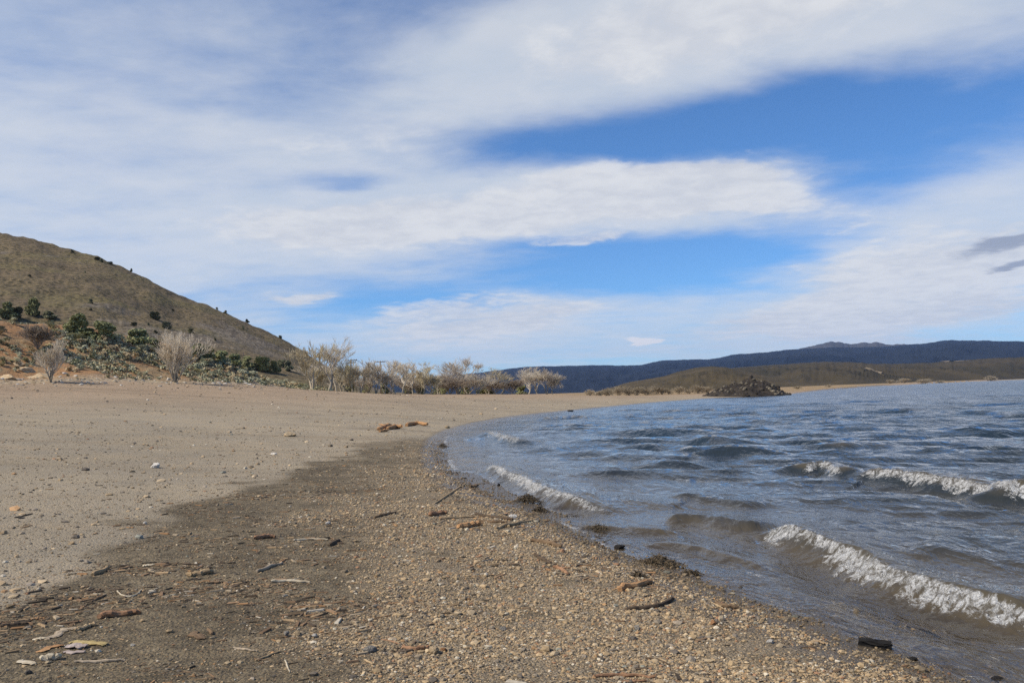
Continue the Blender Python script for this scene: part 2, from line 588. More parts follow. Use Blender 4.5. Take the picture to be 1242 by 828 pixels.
def make_bank_mat():
    m, nt = mat_new("bank_and_hill"); t = NT(nt)
    p = t.pos()
    foot = t.attr("foot").outputs["Fac"]; hill = t.attr("hill").outputs["Fac"]; bank = t.attr("rise").outputs["Fac"]
    n1 = t.noise(p, 0.06, 5, 0.6); n2 = t.noise(p, 0.45, 5, 0.65); n3 = t.noise(p, 1.8, 3, 0.7)
    soil = t.mix(t.mapr(n1, 0.5, 0.66), (0.30, 0.165, 0.08), (0.30, 0.225, 0.13))
    soil = t.mix(t.math('MULTIPLY', t.mapr(n2, 0.5, 0.66), 0.8), soil, (0.27, 0.215, 0.13))
    soil = t.mix(t.math('MULTIPLY', t.mapr(n3, 0.5, 0.7), 0.5), soil, (0.16, 0.14, 0.085))
    pale = t.mix(t.mapr(n3, 0.35, 0.65), (0.42, 0.35, 0.25), (0.27, 0.21, 0.14))
    ff = t.math('ADD', foot, t.math('MULTIPLY', t.math('SUBTRACT', n2, 0.5), 8.0))
    soil = t.mix(t.math('MULTIPLY', t.mapr(ff, 5.0, 0.5), 0.85), soil, pale)
    # dry grass flat in front of the trees
    flat = t.mix(t.mapr(n2, 0.4, 0.6), (0.33, 0.22, 0.12), (0.24, 0.185, 0.11))
    soil = t.mix(t.mapr(bank, 3.0, 0.6), soil, flat)
    # the hill: dry bunch grass, low brush, talus
    hs = t.mix(t.mapr(n1, 0.38, 0.62), (0.185, 0.14, 0.08), (0.14, 0.106, 0.067))
    rk = t.noise(p, 0.16, 6, 0.75)
    hs = t.mix(t.math('MULTIPLY', t.mapr(rk, 0.5, 0.68), 0.35), hs, (0.1, 0.078, 0.05))
    hs = t.mix(t.mapr(t.noise(t.scale(p, (0.03, 0.03, 0.12)), 1.0, 5, 0.65), 0.45, 0.62), hs, (0.155, 0.125, 0.064))
    vb = t.voronoi(p, 0.62)
    hs = t.mix(t.math('MULTIPLY', t.mapr(vb.outputs["Distance"], 0.55, 0.3), t.mapr(n2, 0.34, 0.52)), hs, (0.07, 0.058, 0.034))
    vs = t.voronoi(p, 0.9)
    tal = t.ramp(vs.outputs["Color"], [(0, (0.07, 0.057, 0.045)), (0.5, (0.15, 0.122, 0.095)), (1, (0.32, 0.27, 0.21))])
    tm = t.mapr(t.noise(t.scale(p, (0.011, 0.008, 0.03)), 1.0, 4, 0.6, 1.5), 0.53, 0.62)
    hs = t.mix(t.math('MULTIPLY', tm, 0.75), hs, tal)
    c = t.mix(t.mapr(hill, 0.0, 0.12), soil, hs)
    t.principled(c, 0.95, t.bump(t.math('ADD', n3, t.math('MULTIPLY', vb.outputs["Distance"], -0.8)), 0.35, 0.8), 0.1)
    return m


def make_water_mat():
    m, nt = mat_new("lake_water"); t = NT(nt)
    p = t.pos()
    depth = t.attr("depth").outputs["Fac"]; foam = t.attr("foam").outputs["Fac"]; dist = t.attr("range").outputs["Fac"]
    thin = t.attr("crest").outputs["Fac"]
    # wind ripples, finer than the mesh
    q = t.n("ShaderNodeMapping"); t.put(q.inputs[0], p); q.inputs["Rotation"].default_value = (0, 0, R(28)); q.inputs["Scale"].default_value = (1.0, 0.45, 1.0)
    r1 = t.noise(q.outputs[0], 9.0, 4, 0.55, 0.6); r2 = t.noise(q.outputs[0], 2.2, 4, 0.55, 0.5); r3 = t.noise(q.outputs[0], 0.55, 5, 0.6, 0.4)
    h = t.math('ADD', t.math('MULTIPLY', r1, 0.016), t.math('MULTIPLY', r2, 0.10))
    h = t.math('ADD', h, t.math('MULTIPLY', t.math('MULTIPLY', r3, 0.5), t.mapr(dist, 15, 60)))
    nrm = t.bump(h, 1.0, 1.0)
    a = t.math('SUBTRACT', 1.0, t.math('POWER', 2.718, t.math('MULTIPLY', t.math('MAXIMUM', depth, 0.0), -16.0)))
    body = t.n("ShaderNodeBsdfDiffuse")
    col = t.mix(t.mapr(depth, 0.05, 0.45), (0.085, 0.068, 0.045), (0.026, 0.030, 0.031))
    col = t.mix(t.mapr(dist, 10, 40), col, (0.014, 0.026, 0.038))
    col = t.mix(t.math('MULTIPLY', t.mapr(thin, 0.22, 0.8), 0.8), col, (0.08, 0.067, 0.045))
    t.put(body.inputs[0], col); t.link(nrm, body.inputs["Normal"])
    tr = t.n("ShaderNodeBsdfTransparent")
    b = t.n("ShaderNodeMixShader"); t.put(b.inputs[0], a); t.link(tr.outputs[0], b.inputs[1]); t.link(body.outputs[0], b.inputs[2])
    gl = t.n("ShaderNodeBsdfGlossy"); gl.inputs["Color"].default_value = (1, 1, 1, 1); t.put(gl.inputs["Roughness"], t.mapr(dist, 10, 120, 0.05, 0.16)); t.link(nrm, gl.inputs["Normal"])
    fr = t.n("ShaderNodeFresnel"); fr.inputs[0].default_value = 1.19; t.link(nrm, fr.inputs["Normal"])
    s = t.n("ShaderNodeMixShader"); t.link(fr.outputs[0], s.inputs[0]); t.link(b.outputs[0], s.inputs[1]); t.link(gl.outputs[0], s.inputs[2])
    fw_ = t.n("ShaderNodeBsdfDiffuse")
    fn = t.noise(p, 17, 7, 0.72, 0.8); vo = t.voronoi(p, 60)
    fh = t.math('ADD', fn, t.math('MULTIPLY', vo.outputs["Distance"], 0.6))
    t.put(fw_.inputs[0], t.mix(t.mapr(fn, 0.36, 0.58), (0.3, 0.29, 0.27), (0.66, 0.66, 0.65))); t.link(t.bump(fh, 0.05, 1.0), fw_.inputs["Normal"])
    lace = t.math('ADD', t.math('MULTIPLY', foam, 0.74), t.math('MULTIPLY', t.math('SUBTRACT', t.noise(t.scale(p, (1, 1, 0.4)), 9, 8, 0.72, 1.4), 0.5), 2.7))
    fm = t.math('MULTIPLY', t.mapr(lace, 0.35, 0.84), t.mapr(foam, 0.02, 0.12))
    s2 = t.n("ShaderNodeMixShader"); t.put(s2.inputs[0], fm); t.link(s.outputs[0], s2.inputs[1]); t.link(fw_.outputs[0], s2.inputs[2])
    o = t.n("ShaderNodeOutputMaterial"); t.link(s2.outputs[0], o.inputs[0])
    return m


def vcol_mat(name, rough=0.8, nscale=60.0, amt=0.35, spec=0.25, wet=False):
    m, nt = mat_new(name); t = NT(nt)
    c = t.attr("tint").outputs["Color"]
    f = t.noise(t.pos(), nscale, 4, 0.65)
    c2 = t.mix(amt, c, t.mix(1.0, c, t.ramp(f, [(0.3, (0.35, 0.33, 0.3)), (0.7, (1.3, 1.25, 1.2))]), 'MULTIPLY'))
    t.principled(c2, rough, t.bump(f, 0.004, 0.6), spec)
    return m


MAT = {}
MAT["ground"] = make_ground_mat()
MAT["bank"] = make_bank_mat()
MAT["water"] = make_water_mat()
MAT["pebble"] = vcol_mat("pebble_stone", 0.75, 90, 0.5)
MAT["debris"] = vcol_mat("wood_litter", 0.9, 40, 0.4)

# ------------------------------------------------------------------ the ground sheet
def columns(lo, hi, fine, coarse_lo=-180, coarse_hi=180, coarse=2.0):
    a = list(np.arange(coarse_lo, lo, coarse)) + list(np.arange(lo, hi, fine)) + list(np.arange(hi, coarse_hi + 0.01, coarse))
    return np.radians(np.array(a))


def rings(r0, r1, k, cap, far, farcap=0.05):
    out = [0.25, 0.6, 1.0, 1.6, 2.3]; r = r0
    while r < far:
        out.append(r)
        r += min(r * r / k, cap * r) if r < r1 else farcap * r
    return np.array(out)


def polar_sheet(az, rr, closed=False):
    A, Rr = np.meshgrid(az, rr)
    return Rr * np.sin(A), Rr * np.cos(A)


def grid_faces(nr, nc, keep=None):
    i = np.arange(nr - 1)[:, None]; j = np.arange(nc - 1)[None, :]
    a = i * nc + j
    f = np.stack([a, a + 1, a + nc + 1, a + nc], -1)
    if keep is not None:
        f = f[keep]
    return f.reshape(-1, 4)


def compact(V, F):
    used = np.zeros(len(V), bool); used[F.ravel()] = True
    idx = np.cumsum(used) - 1
    return V[used], idx[F], used


az = columns(-36, 36, 0.07)
rr = rings(3.2, 700, 1900.0, 0.0125, 9000)
X, Y = polar_sheet(az, rr)
Z, DS, ES, HILL, RISE = height(X, Y, full=True)
LIT, GRA = zones(X, Y, DS)
GRID = (az, rr, Z)
nr, nc = X.shape
V = np.stack([X, Y, Z], -1).reshape(-1, 3)
cellr = (rr[:-1] + rr[1:]) / 2
# behind the foot of the bank on the left the land is bank and hill, elsewhere it is beach and flat ground
ESc = (ES[:-1, :-1] + ES[1:, 1:]) / 2
AZc = np.broadcast_to(((az[:-1] + az[1:]) / 2)[None, :], ESc.shape)
DSc = np.minimum.reduce([-DS[:-1, :-1], -DS[1:, 1:], -DS[1:, :-1], -DS[:-1, 1:]])
Rc = np.broadcast_to(cellr[:, None], ESc.shape)
under = (DSc > 12)
is_hill = (Rc > 216) & (AZc < hill_az[-2]) & (AZc > -1.35) & (ESc > 0)
is_bank = (ESc > 0) & ~is_hill & ~under
is_beach = ~is_bank & ~is_hill & ~under


def land(name, mask, mat):
    F = grid_faces(nr, nc, mask)
    v, f, used = compact(V, F)
    ob = new_mesh(name, v, f, mat)
    for an, arr in (("shore", DS), ("litter", LIT), ("gravel", GRA), ("foot", ES), ("hill", HILL), ("rise", RISE)):
        attr(ob, an, arr.reshape(-1)[used])
    ob["kind"] = "structure"
    return ob


land("beach", is_beach, MAT["ground"])
land("bank_terrain", is_bank, MAT["bank"])
land("hillside", is_hill, MAT["bank"])

# ------------------------------------------------------------------ the lake
wav = []        # crest line, height, front length, back length, foam amount


def crest(pxs, A, Lf, Lb, foam, z=0.12):
    pts = smooth_line([on_plane(px, py, z) for px, py in pxs], 2)
    wav.append((pts, A, Lf, Lb, foam))


crest([(968, 566), (1000, 562), (1026, 572)], 0.21, 0.20, 0.50, 1.0)
crest([(1022, 574), (1060, 573), (1110, 579), (1160, 585), (1205, 592), (1262, 598), (1330, 604)], 0.25, 0.22, 0.55, 1.0)
crest([(924, 634), (945, 640), (985, 651), (1030, 668), (1075, 690), (1120, 706), (1180, 722), (1250, 740), (1330, 765)], 0.21, 0.17, 0.45, 1.0)
crest([(592, 562), (612, 570), (645, 584), (680, 598), (722, 609), (770, 617)], 0.2, 0.22, 0.5, 0.95)
crest([(582, 527), (597, 525), (612, 531), (640, 536)], 0.27, 0.3, 0.6, 0.7)
crest([(812, 597), (845, 595), (880, 600), (925, 606)], 0.10, 0.22, 0.45, 0.0)
crest([(800, 622), (850, 622), (895, 630), (935, 634)], 0.12, 0.2, 0.45, 0.0)
crest([(1195, 598), (1240, 594), (1300, 596)], 0.15, 0.25, 0.5, 0.25)
crest([(1010, 541), (1050, 537), (1085, 539), (1125, 541)], 0.16, 0.4, 0.8, 0.0)
crest([(800, 529), (830, 525), (860, 533), (900, 541)], 0.13, 0.4, 0.8, 0.0)
crest([(728, 552), (760, 548), (800, 556), (840, 564)], 0.11, 0.35, 0.6, 0.0)
crest([(640, 520), (680, 517), (720, 521)], 0.12, 0.4, 0.9, 0.0)
crest([(690, 637), (740, 639), (790, 642), (840, 646)], 0.05, 0.12, 0.25, 0.12, 0.03)
crest([(780, 655), (830, 660), (880, 672), (950, 690)], 0.045, 0.12, 0.25, 0.05, 0.03)
crest([(655, 508), (690, 505), (720, 506)], 0.25, 0.4, 0.8, 0.2)

for pxs_, A_ in (([(690, 578), (780, 571), (880, 573), (975, 566)], 0.10), ([(985, 548), (1080, 545), (1180, 549), (1300, 552)], 0.11), ([(860, 523), (980, 519), (1120, 522), (1260, 526)], 0.12),
                 ([(740, 514), (850, 510), (990, 513), (1100, 512)], 0.13), ([(1000, 632), (1080, 628), (1180, 636), (1300, 644)], 0.07), ([(930, 500), (1050, 497), (1200, 501), (1300, 500)], 0.15),
                 ([(720, 538), (800, 541), (900, 552), (980, 558)], 0.09), ([(700, 604), (760, 606), (830, 612)], 0.06), ([(640, 548), (690, 541), (760, 538)], 0.09), ([(1100, 660), (1180, 668), (1290, 690)], 0.06)):
    crest(pxs_, A_, 0.24 + A_, 0.7 + 2 * A_, 0.0, 0.05)

cw = np.random.default_rng(11)
COMP = []
for i in range(64):
    lam = 0.22 * (26 ** (i / 63.0))
    th = R(232) + cw.normal(0, 0.5 if lam < 0.8 else 0.3)
    COMP.append((2 * math.pi / lam, math.cos(th), math.sin(th), cw.random() * 6.283, lam))


def water_height(x, y, ds, r, cell):
    eta = np.zeros(x.shape); dep = np.maximum(-ds, 0)
    wx = x + 0.5 * fbm(x * 0.35, y * 0.35, 2); wy = y + 0.5 * fbm(x * 0.35 + 40, y * 0.35 + 7, 2)
    calm = 0.06 + 0.94 * sstep(0.5, 9.0, dep)
    patch = 0.75 + 0.6 * fbm(x * 0.12, y * 0.12, 3)
    for k, cx, cy, ph, lam in COMP:
        fade = np.clip(lam / (cell * 3.0) - 0.6, 0, 1)
        a = 0.0105 * lam ** 0.78
        s = np.sin(k * (cx * wx + cy * wy) + ph)
        eta += a * fade * (s + 0.35 * (s * s - 0.5) * 1.2)
    eta = eta * calm * patch
    foam = np.zeros(x.shape); cr = np.zeros(x.shape)
    jag = fbm(x * 3.2, y * 3.2, 4)
    for pts, A, Lf, Lb, fo in wav:
        lo = pts.min(0) - 4; hi = pts.max(0) + 4
        m = (x > lo[0]) & (x < hi[0]) & (y > lo[1]) & (y < hi[1])
        if not m.any():
            continue
        xs, ys = x[m], y[m]
        d, side, par = poly_dist(xs, ys, pts)
        o = side[int(np.argmin((xs) ** 2 + (ys) ** 2))] if False else None
        # the shoreward side is the side the origin lies on
        _, so, _ = poly_dist(np.array([0.0]), np.array([0.0]), pts)
        s = d * side * (-so[0])                    # > 0 offshore
        j = jag[m]
        s = s + 0.06 * j + 0.10 * fbm(xs * 1.1, ys * 1.1, 3)
        tap = sstep(0, 0.14, par) * (1 - sstep(0.82, 1.0, par))
        tap = tap * (0.9 + 0.22 * fbm(par * 6 + A * 50, par * 0 + 3.3, 3))
        prof = np.where(s > 0, np.exp(-(s / Lb) ** 2), np.exp(-(np.abs(s) / Lf) ** 1.7))
        prof = prof - 0.28 * np.exp(-((s + 3.2 * Lf) / (1.9 * Lf)) ** 2)
        add = A * tap * prof
        f = fo * tap ** 0.5 * sstep(-0.02, 0.06, -s + 0.05 * j) * (1 - sstep(0.55 * Lf, (1.35 + (1.3 * par if A == 0.21 and Lf == 0.17 else 0.2)) * Lf, -s + 0.24 * j)) * (tap > 0.03)
        trail = fo * 0.5 * tap * sstep(0.0, 0.2, s) * (1 - sstep(0.3, 1.9, s)) * (A < 0.22) * sstep(0.2, 0.6, par)
        f = np.maximum(f, trail)
        add = add + np.clip(f, 0, 1) * (0.05 * A / 0.25) * (fbm(xs * 7, ys * 7, 4) + 0.15) + 0.02 * np.clip(f, 0, 1) * fbm(xs * 26, ys * 26, 3)
        eta[m] += add
        foam[m] = np.maximum(foam[m], f)
        cr[m] = np.maximum(cr[m], tap * np.clip(prof, 0, 1) * min(1, (A / 0.2) ** 2))
    # lapping edge
    eta += 0.010 * np.exp(-(dep / 0.5) ** 2) * fbm(x * 0.8, y * 0.8, 2)
    edge = np.exp(-((dep - 0.04 - 0.12 * fbm(x * 0.7, y * 0.7, 3)) / 0.09) ** 2) * sstep(-0.12, 0.2, fbm(x * 1.3, y * 1.3, 3))
    edge2 = np.exp(-((dep - 0.55 - 0.5 * fbm(x * 0.5, y * 0.5, 3)) / 0.07) ** 2) * sstep(-0.1, 0.2, fbm(x * 0.9 + 30, y * 0.9, 3)) * (r < 40)
    foam = np.maximum(foam, np.maximum(0.75 * edge, 0.55 * edge2))
    # few far white crests
    return eta, foam, cr


azw = np.radians(np.concatenate([np.arange(-9, 36, 0.055), np.arange(36, 100, 1.5), [100]]))
rw = []
r = 3.0
while r < 9000:
    rw.append(r); r += min(r * r / 2600.0, 0.0105 * r) if r < 900 else 0.04 * r
rw = np.array(rw)
WX, WY = polar_sheet(azw, rw)
d_, _, _ = poly_dist(WX, WY, SHORE)
WDS = np.where(inside(WX, WY, WATER_POLY), -d_, d_)
RW = np.hypot(WX, WY)
CELL = np.gradient(rw)[:, None] * np.ones_like(WX)
ETA, FOAM, CREST = water_height(WX, WY, WDS, RW, CELL)
GZ = np.where(WDS < 0, np.maximum(-0.085 * (-WDS), -0.25 - 0.02 * (-WDS)), 0.05 * WDS)
DEPTH = np.maximum(ETA - GZ, 0)
keep = np.minimum.reduce([WDS[:-1, :-1], WDS[1:, 1:], WDS[1:, :-1], WDS[:-1, 1:]]) < 0.9
F = grid_faces(*WX.shape, keep)
v, f, used = compact(np.stack([WX, WY, ETA], -1).reshape(-1, 3), F)
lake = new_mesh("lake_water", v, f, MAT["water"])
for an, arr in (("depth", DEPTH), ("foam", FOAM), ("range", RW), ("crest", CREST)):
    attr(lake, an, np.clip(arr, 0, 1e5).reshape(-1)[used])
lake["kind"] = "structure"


def bed():
    """the lake bed, well below the surface, so that nothing is hollow"""
    m = simple_mat("lake_bed_silt", (0.08, 0.065, 0.045), (0.05, 0.042, 0.03), 0.3, 0.9, 0, 0, obj=False)
    o = new_mesh("lake_bed_ground", [(-40, -70, -2.1), (9000, -70, -2.1), (9000, 4000, -2.1), (-40, 4000, -2.1)], [(0, 1, 2, 3)], m)
    o["kind"] = "structure"


bed()


# ------------------------------------------------------------------ many little solids in one mesh (uncountable stuff)
def scatter_mesh(name, base, pos, scl, rot, tint, mat, kind="stuff", jitter=0.22, smooth=False):
    bv, bf = base
    n = len(pos); k = len(bv)
    ca, sa = np.cos(rot), np.sin(rot)
    J = 1 + jitter * (RNG.random((n, k)) - 0.5) * 2
    P = bv[None] * J[..., None] * scl[:, None, :]
    tilt = (RNG.random(n) - 0.5) * 0.7
    ct, st = np.cos(tilt)[:, None], np.sin(tilt)[:, None]
    x, y, z = P[..., 0], P[..., 1], P[..., 2]
    y, z = y * ct - z * st, y * st + z * ct
    x, y = x * ca[:, None] - y * sa[:, None], x * sa[:, None] + y * ca[:, None]
    P = np.stack([x, y, z], -1) + pos[:, None, :]
    Fc = (bf[None] + (np.arange(n) * k)[:, None, None]).reshape(-1, bf.shape[1])
    ob = new_mesh(name, P.reshape(-1, 3), Fc, mat, smooth=smooth)
    attr_col(ob, "tint", np.repeat(tint, k, axis=0))
    ob["kind"] = kind
    return ob


STONE_COL = np.array([(0.34, 0.25, 0.15), (0.30, 0.22, 0.13), (0.24, 0.19, 0.13), (0.40, 0.31, 0.20), (0.24, 0.2, 0.155), (0.18, 0.15, 0.115),
                      (0.33, 0.20, 0.10), (0.46, 0.41, 0.32), (0.10, 0.085, 0.07), (0.27, 0.155, 0.09), (0.2, 0.2, 0.165), (0.5, 0.44, 0.35)])
STONE_P = np.array([.19, .2, .2, .12, .07, .05, .04, .03, .08, .03, .01, .02]); STONE_P = STONE_P / STONE_P.sum()


def fan_points(n, r0, r1, a0=-36, a1=36, power=1.0):
    a = np.radians(RNG.uniform(a0, a1, n)); u = RNG.random(n)
    r = np.sqrt(r0 * r0 + u ** power * (r1 * r1 - r0 * r0))
    return r * np.sin(a), r * np.cos(a)


def pebbles():
    xs, ys = [], []
    for n, a, b in ((520000, 3.6, 45.0),):
        an = np.radians(RNG.uniform(-36, 36, n)); r_ = np.exp(RNG.uniform(math.log(a), math.log(b), n))
        xs.append(r_ * np.sin(an)); ys.append(r_ * np.cos(an))
    x = np.concatenate(xs); y = np.concatenate(ys)
    z, ds, es, _, _ = height(x, y, full=True)
    lit, gra = zones(x, y, ds)
    clump = fbm(x * 1.4, y * 1.4, 4)
    prob = 0.22 + 1.2 * gra * sstep(-0.35, 0.1, clump + 0.15) + 0.16 * lit * sstep(0.0, 0.4, clump) - 0.02
    near_edge = sstep(-0.5, 0.0, ds)
    prob = prob * np.where(ds < 0.0, 0.25, 1)
    r = np.hypot(x, y)
    prob = prob * 0.72 * (1 - 0.6 * sstep(12, 40, r))
    k = (RNG.random(len(x)) < prob) & (ds > -0.8)
    x, y, z, gra, ds, r, lit = x[k], y[k], z[k], gra[k], ds[k], r[k], lit[k]
    n = len(x)
    s = np.exp(RNG.normal(np.log(0.0045), 0.55, n)) * np.where(gra > 0.4, 1.1, 0.85) * (1 + np.clip(r - 6, 0, 40) * 0.06)
    s = np.clip(s, 0.0022, 0.032)
    scl = np.stack([s * RNG.uniform(0.9, 1.5, n), s * RNG.uniform(0.8, 1.15, n), s * RNG.uniform(0.45, 0.8, n)], -1)
    tint = np.array((1.0, 0.99, 0.95)) * STONE_COL[RNG.choice(len(STONE_COL), n, p=STONE_P)] * RNG.uniform(0.8, 1.15, (n, 1))
    tint = np.where((gra < 0.3)[:, None] & (RNG.random(n) < 0.6)[:, None], tint * 0.82, tint * 1.2)
    wet = sstep(0.5, 0.1, ds + 0.15 * fbm(x * 2, y * 2, 2))
    tint = tint * (1 - 0.5 * wet[:, None])
    pos = np.stack([x, y, z + scl[:, 2] * 0.35], -1)
    print("pebbles", n)
    scatter_mesh("pebbles", ICO0, pos, scl, RNG.uniform(0, 6.28, n), tint, MAT["pebble"], jitter=0.25)


pebbles()

def beach_stones():
    """loose stones strewn over the dry upper beach, thicker towards the bank"""
    n = 26000
    an = np.radians(RNG.uniform(-36, 14, n)); r = np.exp(RNG.uniform(math.log(7), math.log(140), n))
    x, y = r * np.sin(an), r * np.cos(an)
    z, ds, es, _, _ = height(x, y, full=True)
    lit, gra = zones(x, y, ds)
    k = (ds > 2) & (es < 1.5) & (lit < 0.4) & (RNG.random(n) < 0.16 + 0.5 * sstep(-16, -1, es) + 0.3 * sstep(0.0, 0.4, fbm(x * 0.25, y * 0.25, 3)))
    x, y, z, r = x[k], y[k], z[k], r[k]; n = len(x)
    s = np.exp(RNG.normal(np.log(0.016), 0.5, n)) * (1 + 0.022 * r)
    s = np.clip(s, 0.008, 0.16)
    scl = np.stack([s * RNG.uniform(0.9, 1.5, n), s * RNG.uniform(0.8, 1.1, n), s * RNG.uniform(0.4, 0.75, n)], -1)
    tint = STONE_COL[RNG.choice(len(STONE_COL), n, p=STONE_P)] * RNG.uniform(0.75, 1.5, (n, 1))
    scatter_mesh("beach_pebbles", ICO0, np.stack([x, y, z + scl[:, 2] * 0.25], -1), scl, RNG.uniform(0, 6.28, n), tint, MAT["pebble"], jitter=0.3)


beach_stones()

WOOD_COL = np.array([(0.30, 0.21, 0.12), (0.22, 0.14, 0.08), (0.38, 0.30, 0.2), (0.12, 0.085, 0.055), (0.30, 0.17, 0.08), (0.42, 0.37, 0.29), (0.06, 0.045, 0.03)])


def debris():
    boxv = np.array([(-1, -1, -1), (1, -.6, -1), (1, .7, -.8), (-1, 1, -1), (-.9, -.9, 1), (.85, -.5, .9), (.9, .6, 1), (-.8, .8, .8)], float)
    boxf = np.array([(0, 3, 2, 1), (4, 5, 6, 7), (0, 1, 5, 4), (1, 2, 6, 5), (2, 3, 7, 6), (3, 0, 4, 7)], np.int32)
    xs, ys = [], []
    for n, a, b in ((56000, 3.6, 9), (60000, 9, 18), (60000, 18, 45)):
        x, y = fan_points(n, a, b, -36, 20); xs.append(x); ys.append(y)
    x = np.concatenate(xs); y = np.concatenate(ys)
    z, ds, es, _, _ = height(x, y, full=True)
    lit, gra = zones(x, y, ds)
    cl = fbm(x * 0.8, y * 1.6, 4)
    p = 0.014 + 0.8 * lit * (1 - 0.5 * gra) * sstep(-0.25, 0.5, cl)
    dl = ds + 1.2 * fbm(x * 0.15, y * 0.15, 3)
    for d0, wd in ((9.5, 0.25), (14.0, 0.3), (19.0, 0.4)):      # old tide lines on the dry beach
        p = p + 0.35 * np.exp(-((dl - d0) / wd) ** 2) * sstep(-0.1, 0.4, fbm(x * 0.5, y * 0.5, 3) + 0.15)
    k = (RNG.random(len(x)) < p) & (ds > 0.15)
    x, y, z, ds = x[k], y[k], z[k], ds[k]
    n = len(x); r = np.hypot(x, y)
    L = np.exp(RNG.normal(np.log(0.0085), 0.7, n)) * (1 + r * 0.035); L = np.clip(L, 0.004, 0.07)
    T = np.clip(L * RNG.uniform(0.07, 0.28, n), 0.0015, 0.012)
    scl = np.stack([L, T * 1.4, T * 0.6], -1)
    tint = WOOD_COL[RNG.choice(len(WOOD_COL), n, p=(.2, .22, .1, .2, .08, .05, .15))] * RNG.uniform(0.7, 1.25, (n, 1))
    pos = np.stack([x, y, z + T * 0.5], -1)
    print("debris", n)
    rot = np.where(RNG.random(n) < 0.5, RNG.normal(0.35, 0.5, n), RNG.uniform(0, 3.14, n))
    scatter_mesh("wood_litter", (boxv, boxf), pos, scl, rot, tint, MAT["debris"], jitter=0.12)


debris()


def foam_bubbles():
    """torn lumps of foam and spray on the breaking crests"""
    m = simple_mat("foam_white", (0.58, 0.58, 0.57), (0.45, 0.445, 0.43), 30, 0.6, 0, 0, obj=False, spec=0.4)
    fl = FOAM.ravel()
    w = np.where(fl > 0.55, 1.0, 0.0) * (CELL.ravel() * RW.ravel())
    w = w * (RW.ravel() < 45) * sstep(0.0, 0.3, fbm(WX * 2.6, WY * 2.6, 4).ravel())
    if w.sum() == 0:
        return
    idx = RNG.choice(len(fl), 9000, p=w / w.sum())
    x = WX.ravel()[idx] + RNG.normal(0, 0.012, len(idx)); y = WY.ravel()[idx] + RNG.normal(0, 0.012, len(idx))
    z = ETA.ravel()[idx]; r = RW.ravel()[idx]
    cr = CREST.ravel()[idx]
    s = np.clip(np.exp(RNG.normal(np.log(0.0022), 0.45, len(idx))) * (0.6 + r * 0.05), 0.001, 0.008)
    z = z + RNG.random(len(idx)) ** 2.5 * 0.05 * cr
    pos = np.stack([x, y, z], -1)
    scl = np.stack([s * 1.2, s, s * 0.8], -1)
    tint = np.ones((len(idx), 3))
    scatter_mesh("foam", ICO0, pos, scl, RNG.uniform(0, 6.28, len(idx)), tint, m, jitter=0.4, smooth=True)


foam_bubbles()


# ------------------------------------------------------------------ stones
def rock_mesh(name, mat, sub=2, rough=0.3, flat=0.6, seed=0, facets=7, parent=None):
    bv, bf = ico(sub)
    rg = np.random.default_rng(seed)
    v = bv.copy()
    for _ in range(facets):                       # cut flat faces
        n = rg.normal(size=3); n /= np.linalg.norm(n)
        c = rg.uniform(0.55, 0.9)
        dd = v @ n - c
        v = v - np.where(dd > 0, dd, 0)[:, None] * n
    for f_, a in ((2.1, rough * 0.5), (5.0, rough * 0.25)):
        o = rg.random(3) * 50
        v = v * (1 + a * fbm(v[:, 0] * f_ + o[0] + v[:, 2] * 1.7, v[:, 1] * f_ + o[1] - v[:, 2] * 1.3, 2))[:, None]
    v[:, 2] *= flat
    return new_mesh(name, v, bf, mat, parent, smooth=False)


def stone_mat(name, c1, c2):
    return simple_mat(name, c1, c2, 3.0, 0.85, 0.03, 0.15)


MAT["stone_grey"] = stone_mat("grey_stone", (0.33, 0.295, 0.245), (0.21, 0.19, 0.16))
MAT["stone_tan"] = stone_mat("tan_stone", (0.42, 0.32, 0.2), (0.3, 0.22, 0.13))
MAT["stone_pale"] = stone_mat("pale_stone", (0.58, 0.54, 0.48), (0.42, 0.38, 0.32))
MAT["stone_dark"] = stone_mat("dark_wet_stone", (0.035, 0.03, 0.027), (0.02, 0.018, 0.016))
MAT["stone_orange"] = stone_mat("orange_stone", (0.46, 0.24, 0.11), (0.34, 0.17, 0.08))


def stone(px, py, wpx, hpx, matk, label, seed=1, dz=0.25, cat="stone", name="stone"):
    p = hit(px, py)
    s = px_size(p)
    o = rock_mesh(name, MAT[matk], 2, 0.3, 1.0, seed)
    o.scale = (wpx * s / 2, wpx * s / 2 * 0.75, hpx * s / 2)
    o.rotation_euler = (0, 0, 0.3 * seed)
    o.location = (p[0], p[1], p[2] + hpx * s * dz)
    return tag(o, label, cat)


